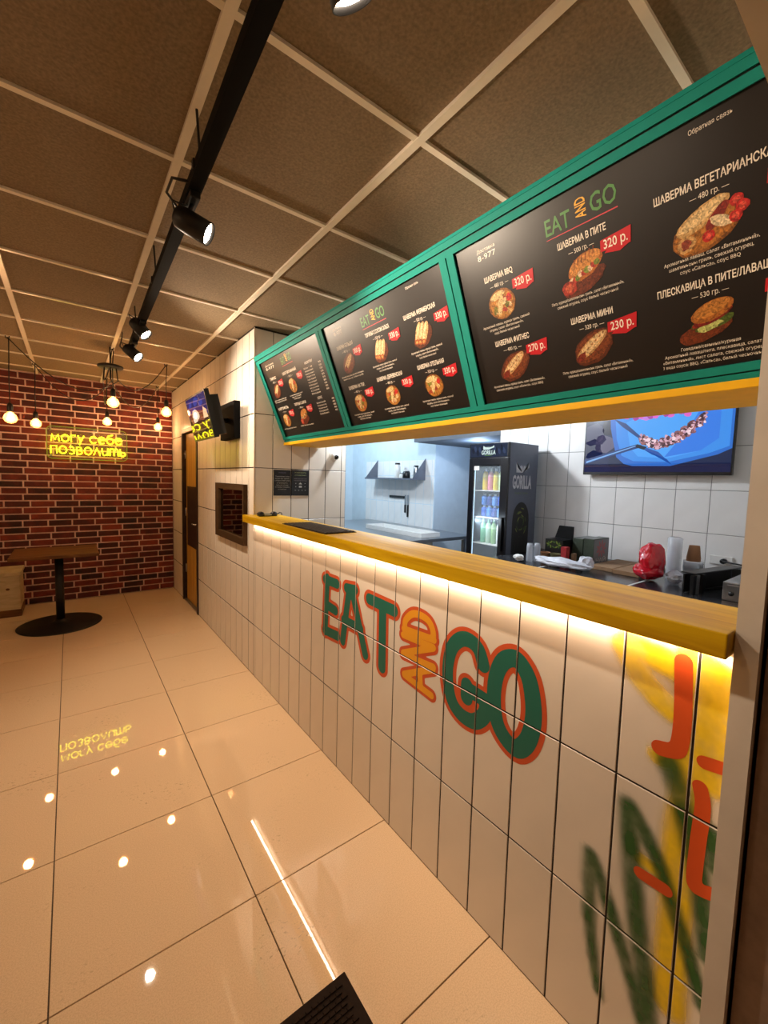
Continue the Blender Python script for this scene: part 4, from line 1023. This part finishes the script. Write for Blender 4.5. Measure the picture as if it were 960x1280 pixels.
ks([(1.630, 2.215), (1.616, 2.019), (1.560, 1.79), (1.50, 1.735), (1.437, 1.717), (1.178, 1.714), (.9, 1.79), (.82, 1.83), (.82, 2.2)], (40, 104, 196), .0004)
ks([(1.585, 2.10), (1.565, 1.93), (1.52, 1.80), (1.43, 1.755), (1.19, 1.745), (.95, 1.80), (.84, 1.845), (.84, 2.2), (1.5, 2.2)], (58, 138, 226), .0006)
ks([(1.50, 2.06), (1.46, 1.86), (1.40, 1.79), (1.2, 1.77), (1.0, 1.82), (.97, 2.08), (1.2, 2.18)], (74, 158, 240), .0008)
ks([(1.22, 1.78), (1.0, 1.82), (.90, 1.90), (.90, 2.1), (1.0, 2.15), (1.08, 1.98)], (52, 120, 222), .0009)
ks([(1.56, 2.14), (1.36, 2.06), (1.02, 2.16), (1.02, 2.2), (1.5, 2.2)], (190, 120, 214), .0010)
for q in range(14): ks(ell(1.50-.034*q, 2.10+.02*math.sin(q*2), .022, .018, 9, 0, .3, q), ((216, 96, 190), (240, 190, 240), (160, 60, 150))[q % 3], .0012)
rk = random.Random(12); path_ = [(1.39, 1.935), (1.325, 1.895), (1.270, 1.878), (1.215, 1.890), (1.165, 1.912), (1.12, 1.938), (1.075, 1.968), (1.02, 2.02), (.99, 2.05)]
for i_ in range(230):
    t = rk.random()*(len(path_)-1); k = min(int(t), len(path_)-2); u = t-k; big = i_ < 50
    a, b = (path_[k][q]*(1-u)+path_[k+1][q]*u for q in (0, 1)); r_ = rk.uniform(.022, .034) if big else rk.uniform(.006, .017)
    a += rk.uniform(-.012, .012); b += rk.uniform(-.030, .030)*(.6 if big else 1.1)
    c_ = rk.choice([(126, 82, 92), (150, 98, 104), (104, 60, 66)]) if big else rk.choice([(214, 168, 184), (236, 206, 216), (90, 48, 54), (176, 118, 128), (60, 32, 40), (198, 150, 170), (150, 92, 90)])
    ks(ell(a, b, r_, r_*rk.uniform(.5, .9), 9, rk.random()*3, .5, i_*.7), c_, .0013+i_*.000003)
ks([(1.815, 1.735), (1.815, 1.775), (1.41, 1.885), (1.375, 1.875), (1.40, 1.855)], (24, 52, 112), .0022); ks([(1.80, 1.745), (1.42, 1.868), (1.42, 1.875), (1.80, 1.76)], (110, 164, 224), .0023)
ks([(1.41, 1.885), (1.34, 1.86), (1.36, 1.84), (1.42, 1.862)], (14, 18, 34), .0024)
ks([(1.36, 1.862), (1.26, 1.82), (1.165, 1.722), (1.20, 1.765), (1.30, 1.80), (1.37, 1.848)], (36, 78, 160), .0023)
ks([(1.60, 2.10), (1.50, 2.05), (1.38, 1.935), (1.41, 1.935), (1.53, 2.03)], (30, 60, 120), .0022)
m.build('screen_picture', M['screen'], kt, label='bright screen picture of skewered meat in a blue tray')

# ------------------------------------------------------------------ kitchen worktop and what stands on it
kw = thing('kitchen_worktop', 'dark steel kitchen worktop along the tiled back wall', 'worktop', (3.15, 1.2, 0))
MB().bbox((2.74, .235, .895), (XB-.0005, 2.225, .929), .003).build('top_sheet', M['worktop_dark'], kw)
MB().box((2.78, .25, .08), (3.55, 2.2, .894)).build('cabinet_body', M['steel'], kw)
MB().box((2.742, 1.108, .9292), (3.2, 1.122, .9305)).box((2.742, 1.74, .9292), (2.95, 1.752, .9305)).build('joint_strip', M['white_plastic'], kw)
WZ = .9295
tag(MB().ball((3.10, 1.10, WZ+.135), (.085, .075, .125), amp=.13, freq=5, seed=2, sub=4).ball((3.09, 1.115, WZ+.065), (.095, .085, .055), amp=.14, freq=6, seed=5, sub=4).build('red_bag', M['red_bag'], base=(3.1, 1.1, WZ)), 'crumpled shiny red plastic bag standing on the kitchen worktop', 'bag')
cs = thing('cup_sleeve', 'tall clear sleeve of stacked plastic cups beside the red bag', 'cups', (3.295, 1.035, WZ))
m = MB()
for q in range(9): m.lathe([(.028, 0), (.036, .055), (.038, .056)], (3.295, 1.035, WZ+.0005+q*.0275), (0, 0, 1), 16, cap=False)
m.build('nested_cups', M['plastic_clear'], cs); MB().lathe([(.043, 0), (.044, .28), (.03, .29)], (3.295, 1.035, WZ+.0003), (0, 0, 1), 16, cap=False).build('sleeve', M['plastic_clear'], cs)
bc = thing('paper_cup_stack', 'brown paper cups stacked upside down on clear cups', 'cups', (3.37, .945, WZ+.131))
for q in range(2): MB().lathe([(.040, 0), (.041, .004), (.030, .09), (.0, .0905)], (3.37, .945, WZ+.132+q*.016), (0, 0, 1), 18, cap=False).build('cup', M['paper_brown'], bc)
cc = thing('clear_cup_stack', 'stack of clear cups under the brown paper cups', 'cups', (3.37, .945, WZ))
for q in range(4): MB().lathe([(.048, 0), (.058, .09), (.06, .091)], (3.37, .945, WZ+.0005+q*.013), (0, 0, 1), 20, cap=False).build('cup', M['plastic_clear'], cc)
tag(MB().ball((3.13, .965, WZ+.048), (.055, .05, .036), amp=.3, freq=7, seed=8, sub=3).build('crumpled_wrap', M['plastic_bag'], base=(3.13, .965, WZ)), 'crumpled ball of clear wrap at the foot of the cups', 'wrap')
tag(MB().ball((2.90, 1.64, WZ+.046), (.055, .20, .034), amp=.30, freq=6, seed=11, sub=4).ball((2.96, 1.47, WZ+.066), (.05, .05, .048), amp=.35, freq=7, seed=13, sub=3).build('white_bag', M['plastic_bag'], base=(2.9, 1.64, WZ)), 'flat crumpled white plastic bag lying before the boxes', 'bag')
tag(MB().ball((2.87, 1.97, WZ+.034), (.035, .04, .024), amp=.35, freq=7, seed=17, sub=3).build('crumpled_paper', M['white_plastic'], base=(2.87, 1.97, WZ)), 'small crumpled white paper beside the fridge', 'paper')
for k, (x, y) in enumerate(((2.95, 1.925), (3.005, 1.895))):
    lab_ = ('clear glass jar beside the fridge and the crumpled paper', 'clear glass jar beside the black cardboard stand')[k]
    tag(MB().lathe([(.022, 0), (.026, .01), (.026, .12), (.021, .15), (.019, .15)], (x, y, WZ), (0, 0, 1), 16).build('glass_jar', M['plastic_clear'], base=(x, y, WZ)), lab_, 'jar', 'clear jars beside the fridge')
st = thing('counter_stand', 'black cardboard stand with green print holding cups', 'display stand', (3.12, 1.79, WZ))
MB().box((3.06, 1.712, WZ), (3.24, 1.86, WZ+.19)).build('stand_body', M['black_plastic'], st)
MB().add([(3.20, 1.712, WZ+.16), (3.20, 1.87, WZ+.16), (3.22, 1.84, WZ+.29), (3.22, 1.72, WZ+.29), (3.215, 1.712, WZ+.16), (3.215, 1.87, WZ+.16), (3.235, 1.84, WZ+.29), (3.235, 1.72, WZ+.29)], [(0,1,2,3),(7,6,5,4),(0,4,5,1),(1,5,6,2),(2,6,7,3),(3,7,4,0)]).build('header_card', M['black_matt'], st)
m = MB()
for q in range(12): poly(m, ell(.085+.05*math.cos(q*.52), .15+.02*math.sin(q*.52), .014, .006, 8, q, .3, q), (3.0588, 1.87, WZ+.0), EX, ez, lin(((120, 130, 50), (70, 96, 40))[q % 2]))
m.build('printed_swirl', M['print'], st)
for k, (x, y, c, lab) in enumerate(((3.012, 1.825, 'paper_brown', 'brown paper cup before the black stand'), (3.012, 1.74, 'cup_green', 'olive paper cup before the black stand'))):
    mat_ = M['paper_brown'] if c == 'paper_brown' else plain('olive_paper', (104, 100, 60), .7, var=.05)
    t = thing('paper_cup', lab, 'cup', (x, y, WZ)); MB().lathe([(.027, 0), (.038, .085), (.040, .086), (.038, .088), (.036, .084), (.026, .006)], (x, y, WZ+.0003), (0, 0, 1), 18, cap=False).build('cup_wall', mat_, t)
tag(MB().bbox((3.0, 1.645, WZ), (3.05, 1.69, WZ+.15), .003).build('red_carton', plain('red_carton', (150, 24, 30), .5, var=.25, scale=40), base=(3.02, 1.67, WZ)), 'narrow red carton between black stand and dark boxes', 'box')
tag(MB().bbox((3.06, 1.62, WZ), (3.11, 1.64, WZ+.10), .003).build('beige_carton', M['cardboard'], base=(3.08, 1.63, WZ)), 'small beige carton beside the red carton', 'box')
for k, (ya, yb, z_) in enumerate(((1.535, 1.615, .212), (1.62, 1.705, .205))):
    t = thing('dark_box', ('dark green box with grey printed side facing the opening' if k == 0 else 'dark green box behind the printed grey one'), 'box', (3.32, (ya+yb)/2, WZ))
    MB().bbox((3.195, ya, WZ), (3.44, yb, WZ+z_), .002).build('carton', plain('dark_green_card', (46, 56, 42), .6, var=.35, scale=14), t)
    MB().bbox((3.20, ya+.002, WZ+z_), (3.435, yb-.002, WZ+z_+.003), .001).build('box_lid', plain('grey_card', (112, 114, 112), .6, var=.1), t)
    if k == 0:
        m = MB(); poly(m, [(0, 0), (.24, 0), (.24, .205), (0, .205)], (3.197, ya-.0006, WZ+.003), (1, 0, 0), ez, lin(96, 96, 98))
        for q in range(9): poly(m, ell(.12+.05*math.cos(q*.7), .13+.04*math.sin(q*.7), .03, .012, 9, q*.7, .3, q), (3.197, ya-.0008, WZ+.003), (1, 0, 0), ez, lin(142, 60, 62))
        put_text(m, 'ЧАЙ', (3.317, ya-.0008, WZ+.03), (1, 0, 0), ez, .03, lin(170, 160, 150), align='c', width=.16, bold=.02)
        m.build('printed_side', M['print'], t)
for k, (xa, ya, xb, yb) in enumerate(((3.10, 1.17, 3.56, 1.345), (3.12, 1.355, 3.57, 1.52))):
    tag(MB().bbox((xa, ya, WZ), (xb, yb, WZ+.03), .003).build('cutting_board', M['cardboard'], base=((xa+xb)/2, (ya+yb)/2, WZ)), ('tan wooden board lying behind the red bag' if k == 0 else 'tan wooden board lying beside the dark boxes'), 'board')
R11 = Matrix.Rotation(math.radians(-11), 3, 'Z'); oc = Vector((2.89, .80, 0))
ap = thing('steel_appliance', 'low steel appliance with black top plate by the white jamb', 'appliance', (3.15, .8, WZ))
def rb(lo, hi, b=.003): return MB().bbox([oc[i]+lo[i] for i in range(3)], [oc[i]+hi[i] for i in range(3)], b, rot=R11, ctr=oc)
rb((0, -.005, 1.052), (.56, .07, 1.06)).build('top_plate', M['black_plastic'], ap)
rb((0.0, .0, WZ), (.03, .02, 1.044)).build('post', M['black_plastic'], ap)
rb((.035, .0, WZ), (.065, .02, 1.044)).build('post', M['steel'], ap)
rb((.10, .0, WZ), (.13, .02, 1.044)).build('post', M['black_plastic'], ap)
rb((.01, .055, WZ), (.55, .065, 1.044)).build('back_sheet', M['black_plastic'], ap)
rb((.53, .0, WZ), (.555, .05, 1.044)).build('side_sheet', M['steel'], ap)
rb((.01, .03, WZ), (.52, .05, WZ+.01)).build('floor_sheet', M['black_plastic'], ap)
sb_ = thing('steel_box', 'brushed steel box in front of the black-topped appliance', 'appliance', (3.2, .62, WZ))
MB().bbox((2.93, .40, WZ), (3.42, .675, 1.034), .004).build('casing', M['steel'], sb_)
MB().bbox((2.922, .42, WZ+.012), (2.9295, .655, 1.02), .002).build('front_panel', M['steel'], sb_)
MB().cyl((2.922, .63, .975), (2.905, .63, .975), .012, 14).build('knob', M['black_plastic'], sb_)
ou = thing('wall_socket', 'white double socket with black plug on the kitchen wall', 'socket', (XB, .85, 1.06))
MB().bbox((XB-.012, .785, 1.03), (XB-.0005, .915, 1.092), .004).build('face_plate', M['white_plastic'], ou)
MB().cyl((XB-.013, .83, 1.06), (XB-.045, .83, 1.06), .018, 14).build('plug', M['black_plastic'], ou)
MB().tube([(XB-.045, .83, 1.06), (XB-.09, .80, 1.065), (XB-.11, .72, 1.062), (XB-.1, .6, 1.05), (XB-.08, .48, 1.0)], .005, 8).build('cord', M['black_plastic'], ou)

# ------------------------------------------------------------------ far passage: shelf, knives, steel table
sh = thing('steel_wall_shelf', 'steel wall shelf with triangular end plates over the passage tiles', 'shelf', (3.88, 4.9, 1.575))
MB().box((3.745, 4.33, 1.570), (3.9985, 5.47, 1.576)).box((3.745, 4.33, 1.576), (3.750, 5.47, 1.594)).build('shelf_board', M['steel_dark'], sh)
for y in (4.33, 5.466):
    MB().add([(3.75, y, 1.576), (3.9985, y, 1.576), (3.9985, y, 1.88), (3.75, y+.005, 1.576), (3.9985, y+.005, 1.576), (3.9985, y+.005, 1.88)], [(0,1,2),(5,4,3),(0,3,4,1),(1,4,5,2),(2,5,3,0)]).build('end_plate', M['steel_dark'], sh)
def pot(name, label, cat, x, y, r, h, mat, z=1.5762):
    t = thing(name, label, cat, (x, y, z)); MB().lathe([(r*.85, 0), (r, .01), (r, h*.75), (r*.8, h*.85), (r*.8, h*.9)], (x, y, z+.0003), (0, 0, 1), 16).build('body', mat, t)
    MB().cyl((x, y, z+h*.9), (x, y, z+h), r*.86, 16).build('lid', M['black_plastic'] if mat is not M['black_plastic'] else M['white_plastic'], t)
pot('white_jar', 'tall white jar standing on the steel shelf', 'jar', 3.87, 4.80, .045, .24, M['white_plastic'])
pot('black_jar', 'round black jar on the steel shelf', 'jar', 3.86, 4.58, .055, .13, M['black_plastic'])
pot('white_pot', 'low white pot beside the black jar on the shelf', 'pot', 3.87, 4.69, .04, .09, M['white_plastic'])
pot('steel_tin', 'small steel tin at the shelf end plate', 'tin', 3.92, 4.44, .04, .20, M['steel'])
ms = tag(MB().bbox((3.978, 4.76, 1.292), (3.9985, 5.12, 1.328), .004).build('knife_rack', M['black_plastic'], base=(3.99, 4.94, 1.31)), 'dark magnetic knife strip on the passage tiles', 'knife rack')
for k, (y, dz) in enumerate(((4.74, 0), (4.68, -.06))):
    t = thing('kitchen_knife', ('short kitchen knife hanging by its black handle at the strip' if k == 0 else 'longer kitchen knife hanging lowest beside the strip'), 'knife', (3.985, y, 1.2))
    MB().box((3.988, y-.018, 1.20), (3.991, y+.018, 1.345)).build('blade', M['steel'], t)
    MB().bbox((3.980, y-.014, 1.08+dz), (3.998, y+.014, 1.20), .005).build('handle', M['black_plastic'], t)
wt2 = thing('steel_table', 'steel work table under the wall shelf', 'table', (3.4, 4.5, 0))
MB().bbox((2.75, 3.40, .862), (3.99, 5.70, .90), .003).build('tabletop', M['steel'], wt2)
for x in (2.82, 3.9):
    for y in (3.48, 5.6): MB().box((x-.02, y-.02, 0), (x+.02, y+.02, .861)).build('leg', M['steel'], wt2)
tr_ = thing('white_tray', 'long shallow white tray on the steel table', 'tray', (3.35, 4.1, .90))
MB().bbox((3.20, 3.50, .9005), (3.5, 4.62, .908), .003).build('tray_base', M['white_plastic'], tr_)
for lo, hi in (((3.20, 3.50, .908), (3.206, 4.62, .955)), ((3.494, 3.50, .908), (3.5, 4.62, .955)), ((3.206, 3.50, .908), (3.494, 3.506, .955)), ((3.206, 4.614, .908), (3.494, 4.62, .955))): MB().box(lo, hi).build('tray_rim', M['white_plastic'], tr_)
